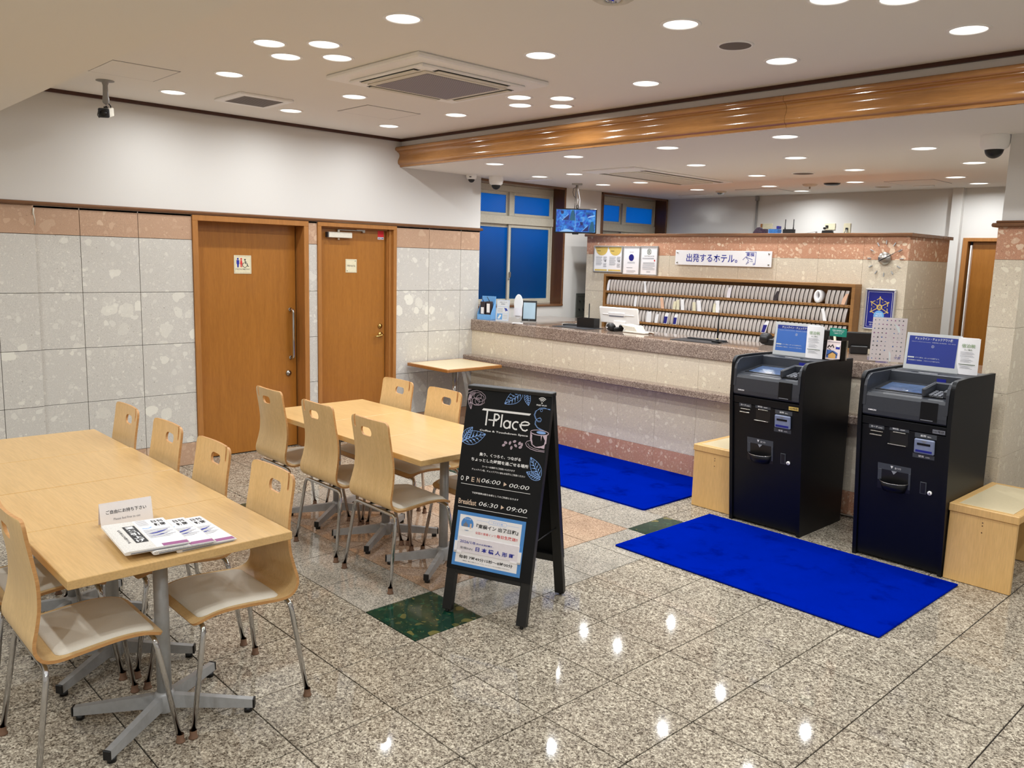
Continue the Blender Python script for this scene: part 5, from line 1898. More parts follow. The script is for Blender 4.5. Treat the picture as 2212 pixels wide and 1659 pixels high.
def tax_card(x, y, label):
    root = thing('standing_card', label, 'sign', (x, y, 1.1085), math.radians(2))
    n = 10
    vs, fs = [], []
    for k in range(n + 1):
        a = math.radians(-50 + 100 * k / n)
        for z in (0.006 - 0.004 * math.cos(a), 0.214):
            vs.append((0.058 * math.sin(a) / math.sin(math.radians(50)), -0.030 * (math.cos(a) - 0.64), z))
    for k in range(n):
        fs.append((2 * k, 2 * k + 2, 2 * k + 3, 2 * k + 1))
    b = MB('white')
    b.add(vs, fs, True)
    b.tube([(0.05 * math.sin(math.radians(q)), -0.016 * math.cos(math.radians(q)) + 0.012, 0.212) for q in range(-70, 71, 14)], 0.004, 6)
    b.add([(0.05, 0.012, 0.002), (-0.05, 0.012, 0.002), (-0.05, 0.012, 0.208), (0.05, 0.012, 0.208)], [(0, 1, 2, 3)])
    o_ = b.obj('card', root)
    p = MB('ink_green', Mx=Matrix.Translation((0, -0.0125, 0)) @ Matrix.Rotation(PI / 2, 4, 'X'))
    p.text('宿泊税', 0, 0.170, 0.072, 0.022, 0.0006, 0.004)
    p.use('ink_olive').text('のご案内', 0, 0.147, 0.042, 0.010, 0.0006, 0.004)
    p.rect(-0.044, 0.060, 0.044, 0.0635, 0.0006)
    p.use('ink_grey')
    for i, z in enumerate((0.134, 0.129, 0.124, 0.119, 0.112, 0.107)):
        p.rect(-0.040, z, 0.024 + 0.006 * (i % 3), z + 0.0012, 0.0006)
    for i, z in enumerate((0.098, 0.090, 0.085, 0.080, 0.075, 0.052, 0.048, 0.043, 0.038)):
        p.rect(-0.036, z, 0.010 + 0.010 * (i % 3), z + 0.0012, 0.0006)
    flat(p, 'lettering', root)


tax_card(3.868, -0.300, 'white curved lodging tax card on the left kiosk, beside the sky blue notice')
tax_card(4.788, -0.262, 'white curved lodging tax card on the right kiosk, beside the dark blue notice')

hd = thing('leaflet_holder', 'clear leaflet holder with a green panel at the right edge of the left kiosk', 'leaflet holder', (3.985, -0.245, 1.1095), math.radians(-3))
a_ = MB('acrylic')
a_.box(-0.062, -0.045, 0.0, 0.062, 0.045, 0.003).box(-0.062, -0.045, 0.0, -0.059, 0.045, 0.13).box(0.059, -0.045, 0.0, 0.062, 0.045, 0.13).box(-0.062, 0.02, 0.0, 0.062, 0.023, 0.15)
a_.obj('holder', hd)
MX_ = Matrix.Translation((0, 0.018, 0)) @ Matrix.Rotation(PI / 2, 4, 'X')
g_ = MB('green_sign', Mx=MX_).box(-0.058, 0.152, -0.002, 0.058, 0.206, 0.0)
go = g_.obj('green_panel', hd, label='dark green information panel')
p = MB('ink_white', Mx=MX_)
p.text('東横INN東京駅近くの', 0.0, 0.192, 0.082, 0.007, 0.0008, 0.01).text('フリーペーパーです', 0.0, 0.182, 0.072, 0.007, 0.0008, 0.01).text('ご自由にどうぞ', 0.0, 0.172, 0.056, 0.007, 0.0008, 0.01)
flat(p, 'lettering', go)
lf = thing('leaflet', 'pink leaflet with a castle roof picture in the clear holder', 'leaflet', (3.982, -0.268, 1.113), math.radians(-3))
MX_ = Matrix.Rotation(math.radians(-6), 4, 'X') @ Matrix.Rotation(PI / 2, 4, 'X')
MB('pinkpaper', Mx=MX_).box(-0.052, 0.0, -0.006, 0.052, 0.125, 0.0).obj('booklet', lf)
p = MB('printblue', Mx=MX_).poly([(-0.048, 0.01), (0.028, 0.01), (0.030, 0.044), (0.0, 0.058), (-0.048, 0.062)], 0.0006)
p.use('roof_tan').poly([(-0.032, 0.008), (0.018, 0.008), (0.018, 0.034), (-0.006, 0.046), (-0.032, 0.030)], 0.0012)
p.use('printdark').stroke([(-0.046, 0.022), (-0.006, 0.052), (0.028, 0.030)], 0.005, 0.0018)
p.stroke([(-0.044, 0.075), (-0.034, 0.090), (-0.024, 0.080), (-0.012, 0.096), (-0.002, 0.078)], 0.009, 0.0012).stroke([(-0.036, 0.07), (-0.020, 0.062)], 0.004, 0.0012)
p.use('ink_navy').rect(0.012, 0.070, 0.040, 0.092, 0.0012).use('ink_white').rect(0.014, 0.084, 0.038, 0.096, 0.0018)
p.use('ink_grey').rect(-0.045, 0.112, 0.040, 0.115, 0.0008)
flat(p, 'printed_face', lf)

# poster of small icons standing on the counter between the kiosks
ic = thing('icon_poster', 'tall pink poster of tiny icons in a shiny clear bag between the kiosks', 'poster', (4.155, 0.150, 1.0865), math.radians(20))
MX_ = Matrix.Rotation(math.radians(-11), 4, 'X') @ Matrix.Rotation(PI / 2, 4, 'X')
MB('pinkpaper', Mx=MX_).box(-0.106, 0.006, -0.004, 0.106, 0.302, 0.0).obj('sheet', ic)
p = MB('printdark', Mx=MX_)
random.seed(3)
for r in range(10):
    for c_ in range(8):
        if (r > 2 and c_ == 4 and r < 9) or (r == 9 and c_ > 4) or (r == 8 and c_ in (3, 5)):
            continue
        x, y = -0.090 + c_ * 0.0245, 0.284 - r * 0.029
        p.use(random.choice(('printdark', 'ink_grey', 'printblue', 'purple', 'ink_grey')))
        s_ = random.uniform(0.003, 0.0055)
        if random.random() < 0.5:
            p.poly([(x - s_, y - s_), (x + s_, y - s_), (x + s_ * 0.4, y + s_), (x - s_ * 0.5, y + s_ * 0.7)], 0.0006)
        else:
            p.disc(x, y, s_, s_ * 0.8, 0.0006, 8)
p.use('ink_navy').text('今泉', 0.066, 0.034, 0.040, 0.022, 0.0008, 0.0, shear=0.3)
p.use('ink_white').poly([(0.028, 0.265), (0.060, 0.242), (0.070, 0.205), (0.058, 0.205)], 0.0010).poly([(0.010, 0.08), (0.024, 0.06), (0.028, 0.008), (0.018, 0.008)], 0.0010)  # white slivers painted as glints of the shiny bag
flat(p, 'printed_face', ic)
MB('acrylic', Mx=MX_).box(-0.114, 0.0, 0.0015, 0.114, 0.308, 0.002).obj('clear_bag', ic)


# ================================================================== NEWSPAPERS AND NOTICE ON THE NEAR TABLE
def newspaper(x, y, z, rz, label, front=False):
    """folded newspaper: long side along local x, fold along -y; the page reads with its top towards -x"""
    r = thing('newspaper', label, 'newspaper', (x, y, z), rz, 'folded newspapers on the table')
    L, Wd = 0.325, 0.212
    body = [(-Wd / 2, 0.005), (-Wd / 2 + 0.003, 0.001), (-Wd / 2 + 0.010, 0.0), (Wd / 2 - 0.012, 0.0), (Wd / 2 - 0.010, 0.0025), (Wd / 2 - 0.05, 0.004), (Wd / 2 - 0.004, 0.0045), (Wd / 2 - 0.002, 0.0065), (-Wd / 2 + 0.03, 0.0110), (-Wd / 2 + 0.012, 0.0118), (-Wd / 2 + 0.002, 0.0095)]
    MB('news').prism(body, -L / 2, L / 2, 'x').obj('folded_sheets', r)
    # darker inner pages sticking out a little at the open ends
    MB('ink_grey').prism([(-Wd / 2 + 0.02, 0.003), (Wd / 2 - 0.014, 0.003), (Wd / 2 - 0.014, 0.0042), (-Wd / 2 + 0.02, 0.0055)], L / 2 - 0.002, L / 2 + 0.003, 'x').obj('inner_pages', r)
    sl = math.atan2(-0.0045, Wd - 0.032)
    PMn = Matrix.Translation((0, -Wd / 2 + 0.03, 0.0112)) @ Matrix.Rotation(sl, 4, 'X') @ Matrix.Rotation(PI / 2, 4, 'Z')
    p = MB('white', Mx=PMn)      # print x: 0..0.178 from the fold to the open edge; print y: -L/2..L/2, up = -local x
    W_ = Wd - 0.034
    p.use('news').rect(-0.012, -L / 2 + 0.002, W_, L / 2 - 0.002, 0.0002)
    p.use('white').rect(0.072, -L / 2 + 0.004, W_ - 0.002, L / 2 - 0.004, 0.0005)
    p.use('ink_black').text('日刊', W_ - 0.030, 0.126, 0.038, 0.030, 0.0010, 0.03)
    p.text('新聞', W_ - 0.030, 0.086, 0.038, 0.034, 0.0010, 0.03)
    p.use('ink_grey')
    for k in range(7):
        p.rect(0.078, 0.150 - 0.010 * k, 0.114, 0.1525 - 0.010 * k, 0.0009)
    p.use('ink_blue').stroke([(0.082, 0.060), (0.092, 0.052), (0.106, 0.056), (0.114, 0.066)], 0.006, 0.0010)
    for k in range(9):
        p.use('ink_grey').rect(0.078, 0.030 - 0.011 * k, W_ - 0.010 - 0.012 * (k % 3), 0.0335 - 0.011 * k, 0.0009)
    p.use('ink_navy').poly([(0.086, -0.010), (0.160, 0.020), (0.130, -0.004), (0.100, -0.014)], 0.0012)
    p.poly([(0.084, -0.040), (0.150, -0.018), (0.118, -0.036)], 0.0012)
    p.use('purple').rect(0.094, -L / 2 + 0.006, W_ - 0.002, -L / 2 + 0.034, 0.0010)
    if front:
        p.use('ink_black').rect(0.026, -0.086, 0.066, 0.106, 0.0010)
        p.use('ink_white')
        for k, ch in enumerate('運賃引上げ'):
            p.text(ch, 0.046, 0.084 - 0.037 * k, 0.028, 0.030, 0.0014, 0.03)
        p.use('ink_black')
        for k, ch in enumerate('新年度から全線で実施'):
            p.text(ch, 0.008, 0.070 - 0.016 * k, 0.010, 0.012, 0.0012, 0.02)
    flat(p, 'printed_face', r)
    return r


newspaper(3.605, -4.343, 0.7004, math.radians(-1), 'folded newspaper with purple strip, rightmost and lowest of the three')
newspaper(3.608, -4.414, 0.7100, math.radians(-3), 'folded newspaper in the middle of the overlapping three')
newspaper(3.590, -4.490, 0.7200, math.radians(-5), 'folded newspaper with black headline block, topmost of the three', True)

tn = thing('table_notice', 'white folded paper notice standing on the newspaper table', 'sign', (3.345, -4.466, 0.7005), math.radians(90 - 3))
MX_ = Matrix.Rotation(math.radians(-14), 4, 'X') @ Matrix.Rotation(PI / 2, 4, 'X')
MB('white', Mx=MX_).box(-0.091, 0.0, -0.0015, 0.091, 0.083, 0.0).obj('front_sheet', tn)
MB('paper', Mx=Matrix.Translation((0, 0.036, 0)) @ Matrix.Rotation(math.radians(11), 4, 'X') @ Matrix.Rotation(PI / 2, 4, 'X')).box(-0.091, 0.0, -0.001, 0.091, 0.083, 0.0).obj('back_sheet', tn)
p = MB('ink_black', Mx=MX_)
p.text('ご自由にお持ち下さい', 0.0, 0.049, 0.140, 0.0145, 0.0006, 0.012)
p.use('ink_grey').text('Please feel free to use', 0.0, 0.022, 0.092, 0.0085, 0.0006, 0.0)
flat(p, 'lettering', tn)

# ================================================================== THINGS ON THE COUNTER
ZT_ = 1.0865
bx = thing('display_box', 'light blue cardboard box of black pouches at the left end of the counter', 'display box', (0.115, 0.140, ZT_), math.radians(16))
b = MB('light_blue')
b.box(-0.082, -0.04, 0.0, 0.082, 0.05, 0.003).box(-0.082, -0.042, 0.0, 0.082, -0.039, 0.052).box(-0.082, 0.048, 0.0, 0.082, 0.052, 0.235)
for x in (-0.082, 0.079):
    b.prism([(-0.04, 0.0), (0.05, 0.0), (0.05, 0.215), (0.02, 0.16), (-0.04, 0.06)], x, x + 0.003, 'x')
b.obj('box', bx)
for k, (x, h_) in enumerate(((-0.034, 0.175), (0.036, 0.18))):
    pc = thing('pouch', ('black pouch with low white label, left in the blue box', 'black pouch with high white label, right in the blue box')[k], 'pouch', (0.115 + x * math.cos(math.radians(16)), 0.140 + x * math.sin(math.radians(16)), ZT_ + 0.004), math.radians(16), 'black pouches in the blue box')
    MB('printdark').cbox(-0.029, -0.022, 0.0, 0.029, 0.022, h_, 0.005).obj('pouch_body', pc)
    MB('white').box(-0.018, -0.0235, (0.052, 0.068)[k], 0.018, -0.022, (0.118, 0.158)[k]).obj('paper_label', pc)
    MB('black').tube([(0.0, 0.0, h_), (-0.02, 0.0, h_ + 0.03), (-0.03, 0.0, h_ + 0.045)], 0.003, 6).obj('cord', pc)

ct = thing('product_card', 'white and lilac product card in an acrylic stand beside the blue box', 'sign', (0.450, 0.050, ZT_), math.radians(24))
MX_ = Matrix.Rotation(math.radians(-8), 4, 'X') @ Matrix.Rotation(PI / 2, 4, 'X')
MB('white', Mx=MX_).box(-0.068, 0.010, -0.002, 0.068, 0.218, 0.0).obj('card', ct)
p = MB('ink_blue', Mx=MX_)
for q in ((-0.062, 0.018, 0.062, 0.020), (-0.062, 0.212, 0.062, 0.214), (-0.062, 0.018, -0.060, 0.214), (0.060, 0.018, 0.062, 0.214), (-0.062, 0.150, 0.062, 0.152), (-0.062, 0.086, 0.062, 0.088)):
    p.rect(*q, z=0.0006)
p.use('light_blue').rect(-0.058, 0.024, 0.0, 0.082, 0.0006).use('ink_white').poly([(-0.050, 0.034), (-0.030, 0.030), (-0.010, 0.066), (-0.028, 0.074)], 0.0012)
p.use('sign_blue').poly([(0.012, 0.140), (0.040, 0.136), (0.056, 0.110), (0.040, 0.112), (0.030, 0.104), (0.026, 0.118)], 0.0008)
p.use('ink_grey').text('お試しサイズ', 0, 0.194, 0.076, 0.012, 0.0008, 0.01).text('販売中', 0, 0.176, 0.040, 0.012, 0.0008, 0.02)
for z in (0.130, 0.120, 0.110, 0.100):
    p.rect(-0.054, z, 0.0, z + 0.002, 0.0006)
for z in (0.070, 0.058, 0.046, 0.036):
    p.rect(0.006, z, 0.054, z + 0.002, 0.0006)
flat(p, 'printed_face', ct)
MB('acrylic', Mx=MX_).box(-0.072, 0.0, 0.001, 0.072, 0.224, 0.002).obj('stand', ct)

sl = thing('slipper_pack', 'white slippers sealed in a clear bag, upright on the counter', 'slippers', (0.640, 0.085, ZT_), math.radians(36))
MX_ = Matrix.Rotation(math.radians(-6), 4, 'X') @ Matrix.Rotation(PI / 2, 4, 'X')
sole = []
for k in range(28):
    a = 2 * PI * k / 28
    y = 0.162 + 0.118 * math.sin(a)
    wd = 0.047 - 0.010 * math.exp(-((y - 0.13) / 0.05) ** 2)
    sole.append((wd * math.cos(a) if abs(math.cos(a)) < 1 else wd * math.cos(a), y))
m_ = MB('white', Mx=MX_)
n = len(sole)
m_.add([(x, y, 0.0) for x, y in sole] + [(x, y, 0.016) for x, y in sole] + [(x * 0.9, 0.162 + (y - 0.162) * 0.97, 0.022) for x, y in sole], [tuple(range(n))[::-1]] + [(i, (i + 1) % n, n + (i + 1) % n, n + i) for i in range(n)] + [(n + i, n + (i + 1) % n, 2 * n + (i + 1) % n, 2 * n + i) for i in range(n)] + [tuple(range(2 * n, 3 * n))], False)
m_.obj('sole', sl)
vs, fs = [], []
for i in range(9):
    t_ = i / 8
    for k in range(9):
        a = PI * k / 8
        vs.append((-0.042 * math.cos(a), 0.072 + 0.075 * t_, 0.018 + (0.026 - 0.010 * t_) * math.sin(a)))
for i in range(8):
    for k in range(8):
        a = i * 9 + k
        fs.append((a, a + 1, a + 10, a + 9))
MB('paper', Mx=MX_).add(vs, fs, True).obj('strap', sl)
MB('acrylic', Mx=MX_).box(-0.060, 0.012, 0.046, 0.060, 0.290, 0.0465).obj('clear_bag', sl)
MB('white').box(-0.05, -0.05, 0.0, 0.05, 0.02, 0.006).obj('foot', sl)

tb = thing('tablet', 'small black tablet with pale blue screen standing on the counter', 'tablet', (0.575, 0.300, ZT_ + 0.002), math.radians(40))
MX_ = Matrix.Rotation(math.radians(-9), 4, 'X') @ Matrix.Rotation(PI / 2, 4, 'X')
MB('black', Mx=MX_).cbox(-0.073, 0.008, -0.008, 0.073, 0.212, 0.0, 0.003).obj('body', tb)
p = MB('tablet', Mx=MX_).rect(-0.060, 0.030, 0.060, 0.192, 0.0006)
p.use('ink_grey').disc(0, 0.019, 0.0045, z=0.0006)
flat(p, 'screen', tb)
MB('acrylic').box(-0.08, -0.04, 0.0, 0.08, 0.05, 0.004).obj('stand', tb)

tag(MB('black_soft').cbox(1.03, 0.16, ZT_, 1.46, 0.40, ZT_ + 0.004, 0.001).obj('counter_mat'), 'black leather writing mat near the white register screen', 'desk mat')
tr_ = thing('document_tray', 'thin dark cash tray lying on the counter left of the black bin', 'tray', (1.10, 0.43, ZT_), math.radians(12))
MB('black').cbox(-0.13, -0.05, 0.0, 0.13, 0.05, 0.012, 0.003).cbox(-0.12, -0.04, 0.012, 0.12, 0.04, 0.014, 0.001).obj('tray', tr_)
tag(MB('white').box(1.02, 0.49, ZT_, 1.26, 0.575, ZT_ + 0.012).obj('paper_stack'), 'white papers lying behind the dark tray', 'papers')
bn = thing('pen_bin', 'small square black bin in front of the white register screen', 'container', (1.292, 0.375, ZT_), math.radians(6))
b = MB('black')
for q in ((-0.098, -0.045, 0, 0.098, -0.040, 0.088), (-0.098, 0.040, 0, 0.098, 0.045, 0.088), (-0.098, -0.040, 0, -0.093, 0.040, 0.088), (0.093, -0.040, 0, 0.098, 0.040, 0.088), (-0.093, -0.040, 0, 0.093, 0.040, 0.004)):
    b.box(*q)
b.obj('bin', bn)
pl = thing('antenna_stick', 'thin black upright stick behind the black bin', 'antenna', (1.215, 0.47, ZT_))
MB('black').lathe([(0.014, 0.0), (0.014, 0.01), (0.006, 0.014), (0.0055, 0.21), (0.003, 0.22)], seg=10).obj('stick', pl)

ps = thing('register_screen', 'white register monitor seen from behind on the counter', 'monitor', (1.565, 0.515, ZT_), math.radians(6))
MX_ = Matrix.Translation((0, 0.0, 0.0)) @ Matrix.Rotation(math.radians(14), 4, 'X') @ Matrix.Rotation(PI / 2, 4, 'X')
MB('white_metal', Mx=MX_).cbox(-0.215, 0.055, -0.02, 0.205, 0.205, 0.0, 0.006).obj('housing', ps)
p = MB('white', Mx=MX_).cbox(-0.180, 0.135, 0.0, 0.165, 0.143, 0.008, 0.003).cbox(-0.110, 0.130, 0.0, 0.070, 0.162, 0.012, 0.004)
p.use('bezel').cbox(-0.108, 0.120, 0.0, 0.050, 0.136, 0.004, 0.001)
p.obj('carry_handle', ps)
MB('white_metal').cbox(-0.06, -0.03, 0.0, 0.07, 0.045, 0.08, 0.004).cbox(-0.10, -0.04, 0.0, 0.11, 0.10, 0.012, 0.003).obj('stand', ps)

cdr = thing('card_terminal', 'rounded black handheld card terminal lying on the counter beside the register', 'card terminal', (1.645, 0.285, ZT_), math.radians(-12))
b = MB('black')
b.lathe([(0.010, -0.038), (0.028, -0.034), (0.034, -0.02), (0.034, 0.02), (0.028, 0.034), (0.010, 0.038)], (0.0, 0.0, 0.036), 20, 'x')
b.cbox(-0.03, 0.0, 0.0, 0.050, 0.11, 0.034, 0.008).cbox(0.030, 0.06, 0.02, 0.062, 0.11, 0.058, 0.008)
b.use('white').box(-0.024, -0.0345, 0.028, -0.004, -0.032, 0.037)
b.obj('terminal', cdr)
ph = thing('desk_device', 'low white desk device with a raised lid beside the black card terminal', 'telephone', (1.865, 0.36, ZT_), math.radians(-4))
b = MB('offwhite').cbox(-0.10, -0.06, 0.0, 0.16, 0.07, 0.014, 0.004)
b.add([(-0.13, -0.05, 0.062), (0.03, -0.05, 0.052), (0.065, -0.05, 0.014), (-0.07, -0.05, 0.014), (-0.13, 0.06, 0.070), (0.03, 0.06, 0.060), (0.065, 0.06, 0.014), (-0.07, 0.06, 0.014)], [(0, 1, 2, 3), (7, 6, 5, 4), (0, 4, 5, 1), (1, 5, 6, 2), (2, 6, 7, 3), (3, 7, 4, 0)])
b.obj('device', ph)
MB('reveal').tube([(0.16, 0.0, 0.01), (0.20, -0.01, 0.012), (0.235, -0.03, 0.004)], 0.006, 6).obj('cord', ph)
wp = thing('writing_pad', 'black leather writing pad with pen clip on the counter', 'desk mat', (2.62, 0.235, ZT_), math.radians(3))
MB('black_soft').cbox(-0.21, -0.11, 0.0, 0.20, 0.115, 0.005, 0.002).cbox(-0.16, 0.070, 0.005, 0.19, 0.110, 0.016, 0.003).obj('pad', wp)
pn_ = thing('pen_stand', 'black desk pen standing upright in its holder', 'pen', (2.80, 0.215, ZT_))
MB('black').cbox(-0.045, -0.018, 0.006, 0.035, 0.018, 0.020, 0.004).cyl((-0.0, 0, 0.018), 0.012, 0.012, 12).obj('base', pn_)
MB('black').lathe([(0.0045, 0.0), (0.0075, 0.05), (0.0065, 0.10), (0.003, 0.20), (0.0012, 0.235)], (0, 0, 0.030), 10).obj('pen', pn_)
MB('brass').cyl((0, 0, 0.028), 0.0068, 0.010, 10).obj('collar', pn_)
mg = thing('desk_clip', 'small round black gadget on the counter beside the left check-in notice', 'desk gadget', (3.06, 0.50, ZT_), 0)
MB('black').lathe([(0.040, -0.035), (0.046, -0.02), (0.046, 0.02), (0.040, 0.035)], (0, 0, 0.047), 20, 'x').cbox(0.0, -0.03, 0.0, 0.10, 0.03, 0.05, 0.006).use('green_sign').cyl((-0.037, 0, 0.047), 0.02, 0.004, 14, 'x').obj('body', mg)
for k, (x, y, rz, lb) in enumerate(((3.575, 0.50, 38, 'black desk monitor seen from behind, behind the green leaflet panel'), (3.80, 0.52, 30, 'black desk monitor seen from behind, behind the icon poster'))):
    mo = thing('desk_monitor', lb, 'monitor', (x, y, ZT_), math.radians(rz), 'black monitors behind the kiosks')
    MX_ = Matrix.Translation((0, 0, 0.02)) @ Matrix.Rotation(math.radians(14), 4, 'X') @ Matrix.Rotation(PI / 2, 4, 'X')
    MB('black', Mx=MX_).cbox(-0.12, 0.018, -0.02, 0.12, 0.142, 0.0, 0.006).obj('housing', mo)
    MB('black').cbox(-0.06, -0.03, 0.0, 0.06, 0.07, 0.06, 0.006).obj('stand', mo)
lp_ = thing('cream_rod', 'cream rod leaning between the two black monitors', 'rod', (3.672, 0.42, ZT_))
MB('plate').add([(0.0, -0.006, 0.0), (0.014, -0.006, 0.0), (-0.036, 0.05, 0.150), (-0.052, 0.05, 0.150), (0.0, 0.004, 0.0), (0.014, 0.004, 0.0), (-0.036, 0.06, 0.150), (-0.052, 0.06, 0.150)], [(0, 1, 2, 3), (7, 6, 5, 4), (0, 4, 5, 1), (1, 5, 6, 2), (2, 6, 7, 3), (3, 7, 4, 0)]).obj('rod', lp_)
cp_ = thing('card_holder', 'tiny clear card holder on the counter edge', 'card holder', (0.98, 0.09, ZT_))
MB('acrylic').box(-0.03, -0.015, 0.0, 0.03, 0.015, 0.002).box(-0.03, -0.015, 0.0, 0.03, -0.013, 0.03).box(-0.03, 0.012, 0.0, 0.03, 0.014, 0.035).obj('holder', cp_)

wpn = thing('call_panel', 'grey wall panel with four hooks on the outer wall beside the key rack wall', 'panel', (XO + 0.001, 1.80, 1.19))
MB('wallpanel').cbox(0, -0.085, -0.138, 0.012, 0.085, 0.138, 0.003).obj('plate', wpn)
k = MB('black')
for y in (-0.035, 0.035):
    for z in (0.055, -0.045):
        k.tube([(0.012, y, z), (0.026, y, z - 0.006), (0.026, y, z - 0.018)], 0.006, 8)
for y in (-0.045, -0.015, 0.015, 0.045):
    k.box(0.012, y - 0.006, 0.096, 0.0135, y + 0.006, 0.102)
k.obj('hooks', wpn)

# ================================================================== KEY RACK WALL
RX0, RX1, RZ0, RZ1, RY0, RY1 = 0.535, 3.312, 0.915, 1.572, 1.455, KY - 0.001
rk = thing('key_rack', 'wide wooden key and letter rack with rows of white slanted dividers', 'rack', (0, 0, 0))
MB('rack').cbox(RX0, RY0, RZ1 - 0.026, RX1, RY1, RZ1, 0.002).obj('top_board', rk)
MB('rack').cbox(RX0, RY0, RZ0, RX1, RY1, RZ0 + 0.02, 0.002).obj('bottom_board', rk)
for x in (RX0, RX1 - 0.030):
    MB('rack').cbox(x, RY0, RZ0 + 0.02, x + 0.030, RY1, RZ1 - 0.026, 0.002).obj('side_board', rk)
MB('rack').box(RX0 + 0.01, RY1 - 0.008, RZ0, RX1 - 0.01, RY1 - 0.001, RZ1).obj('back_board', rk)
shelves = [1.382, 1.232, 1.080]
for z in shelves:
    MB('rack').cbox(RX0 + 0.03, RY0 + 0.002, z - 0.010, RX1 - 0.03, RY1 - 0.006, z + 0.012, 0.001).obj('shelf', rk)
    # number strip along the shelf edge
    q = MB('reveal')
    for k in range(66):
        q.box(RX0 + 0.05 + 0.0412 * k, RY0 + 0.0012, z - 0.003, RX0 + 0.062 + 0.0412 * k, RY0 + 0.002, z + 0.004)
    q.obj('number_strip', rk, kind='stuff')
rowsz = [(1.394, 0.135), (1.244, 0.124), (1.092, 0.126), (0.936, 0.130)]
dm = MB('divider')
# a thin acrylic divider with a bowed front edge, leaning to the right
n = 6
vs = []
for k in range(n + 1):
    t_ = k / n
    vs.append((0.018 * t_, -0.012 * math.sin(PI * t_), 0.118 * t_))
for k in range(n + 1):
    t_ = k / n
    vs.append((0.018 * t_, 0.085, 0.118 * t_))
for k in range(n + 1):
    t_ = k / n
    vs.append((0.018 * t_ + 0.029, -0.004 * math.sin(PI * t_), 0.118 * t_))
fs = [(k, k + 1, n + 2 + k, n + 1 + k) for k in range(n)] + [(k, k + 1, 2 * n + 3 + k, 2 * n + 2 + k) for k in range(n)]
dm.add(vs, fs, True)
dmesh = dm.mesh('divider')
for r, (z, h_) in enumerate(rowsz):
    for k in range(66):
        if r == 0 and abs(RX0 + 0.040 + 0.0405 * k + 0.02 - 2.985) < 0.055:
            continue
        o = link(dmesh, 'divider', rk, loc=(RX0 + 0.040 + 0.0405 * k, RY0 + 0.024, z + 0.001))


def slip(x, row, mat, w_, h_, lean, label, cat='envelope', name='envelope', blue=False):
    z = rowsz[row][0]
    r = thing(name, label, cat, (x, RY0 + 0.004, z + 0.002), 0, 'papers in the key rack')
    pts = [(0, 0), (w_, 0), (w_ + lean, h_), (lean + 0.004, h_ * 0.96), (lean * 0.3, h_ * 0.5)]
    m_ = MB(mat).prism(pts, -0.002, 0.002, 'y')
    m_.obj('sheet', r)
    if blue:
        MB('key_blue').prism([(0.002, 0.004), (w_ - 0.006, 0.004), (w_ + lean * 0.6 - 0.004, h_ * 0.66), (lean * 0.5, h_ * 0.66)], -0.0034, -0.002, 'y').obj('blue_tag', r)
    return r


slip(0.585, 0, 'white', 0.030, 0.112, 0.014, 'white paper at the left end of the top rack row')
slip(1.095, 0, 'white', 0.028, 0.118, -0.018, 'curled white paper in the top rack row below the last certificate')
slip(2.075, 0, 'paper', 0.036, 0.100, 0.014, 'pale paper in the middle of the top rack row')
slip(2.565, 0, 'printdark', 0.030, 0.088, 0.026, 'dark printed card in the top rack row', 'card', 'key_card')
slip(3.20, 0, 'skin_paper', 0.030, 0.095, 0.030, 'peach and white papers at the right end of the top row')
slip(0.965, 1, 'white', 0.028, 0.108, 0.012, 'white paper in the second rack row, left part')
slip(1.315, 1, 'skin_paper', 0.040, 0.112, -0.022, 'peach coloured paper in the second rack row')
slip(1.46, 1, 'plate', 0.034, 0.084, 0.006, 'cream folded paper, first of the bunch in the second row')
slip(1.505, 1, 'plate', 0.036, 0.102, -0.006, 'cream folded paper, second of the bunch in the second row')
slip(1.56, 1, 'white', 0.040, 0.108, -0.010, 'white folded paper, third of the bunch in the second row')
slip(1.70, 1, 'plate', 0.036, 0.088, -0.010, 'cream paper with a white sheet beside it, second row')
slip(1.755, 1, 'white', 0.046, 0.108, -0.016, 'wide white sheet right of the cream paper, second row')
slip(1.93, 1, 'plate', 0.030, 0.088, 0.004, 'cream slip under a tall white sheet, middle of second row')
slip(1.965, 1, 'white', 0.044, 0.118, -0.014, 'tall white sheet in the middle of the second row')
slip(3.05, 1, 'white', 0.032, 0.108, -0.030, 'curled white sheet near the right end of the second row')
slip(1.135, 2, 'white', 0.060, 0.112, 0.006, 'crumpled white wrapper in the third rack row')
slip(1.245, 2, 'white', 0.036, 0.092, 0.014, 'small white paper right of the wrapper, third row')
slip(1.355, 2, 'white', 0.044, 0.112, 0.020, 'white card with navy tag, left of a pair in the third row', 'key card', 'key_card', True)
slip(1.475, 2, 'white', 0.040, 0.108, 0.016, 'white card with navy tag, right of a pair in the third row', 'key card', 'key_card', True)
slip(2.465, 2, 'white', 0.040, 0.112, 0.036, 'white card with navy tag near the left check-in notice', 'key card', 'key_card', True)
rl = thing('paper_roll', 'white paper roll standing in the top rack row near its right end', 'paper roll', (2.985, RY0 + 0.030, rowsz[0][0] + 0.002))
m_ = MB('white')
ring_o = [(0.036 * math.cos(2 * PI * k / 24), 0.058 + 0.056 * math.sin(2 * PI * k / 24)) for k in range(24)]
ring_i = [(0.016 * math.cos(2 * PI * k / 24), 0.066 + 0.030 * math.sin(2 * PI * k / 24)) for k in range(24)]
vs = [(x, -0.028, z) for x, z in ring_o] + [(x, 0.06, z) for x, z in ring_o] + [(x, -0.028, z) for x, z in ring_i] + [(x, 0.06, z) for x, z in ring_i]
fs = []
for k in range(24):
    j = (k + 1) % 24
    fs += [(k, j, 24 + j, 24 + k), (48 + j, 48 + k, 72 + k, 72 + j), (k, 48 + k, 48 + j, j), (24 + j, 72 + j, 72 + k, 24 + k)]
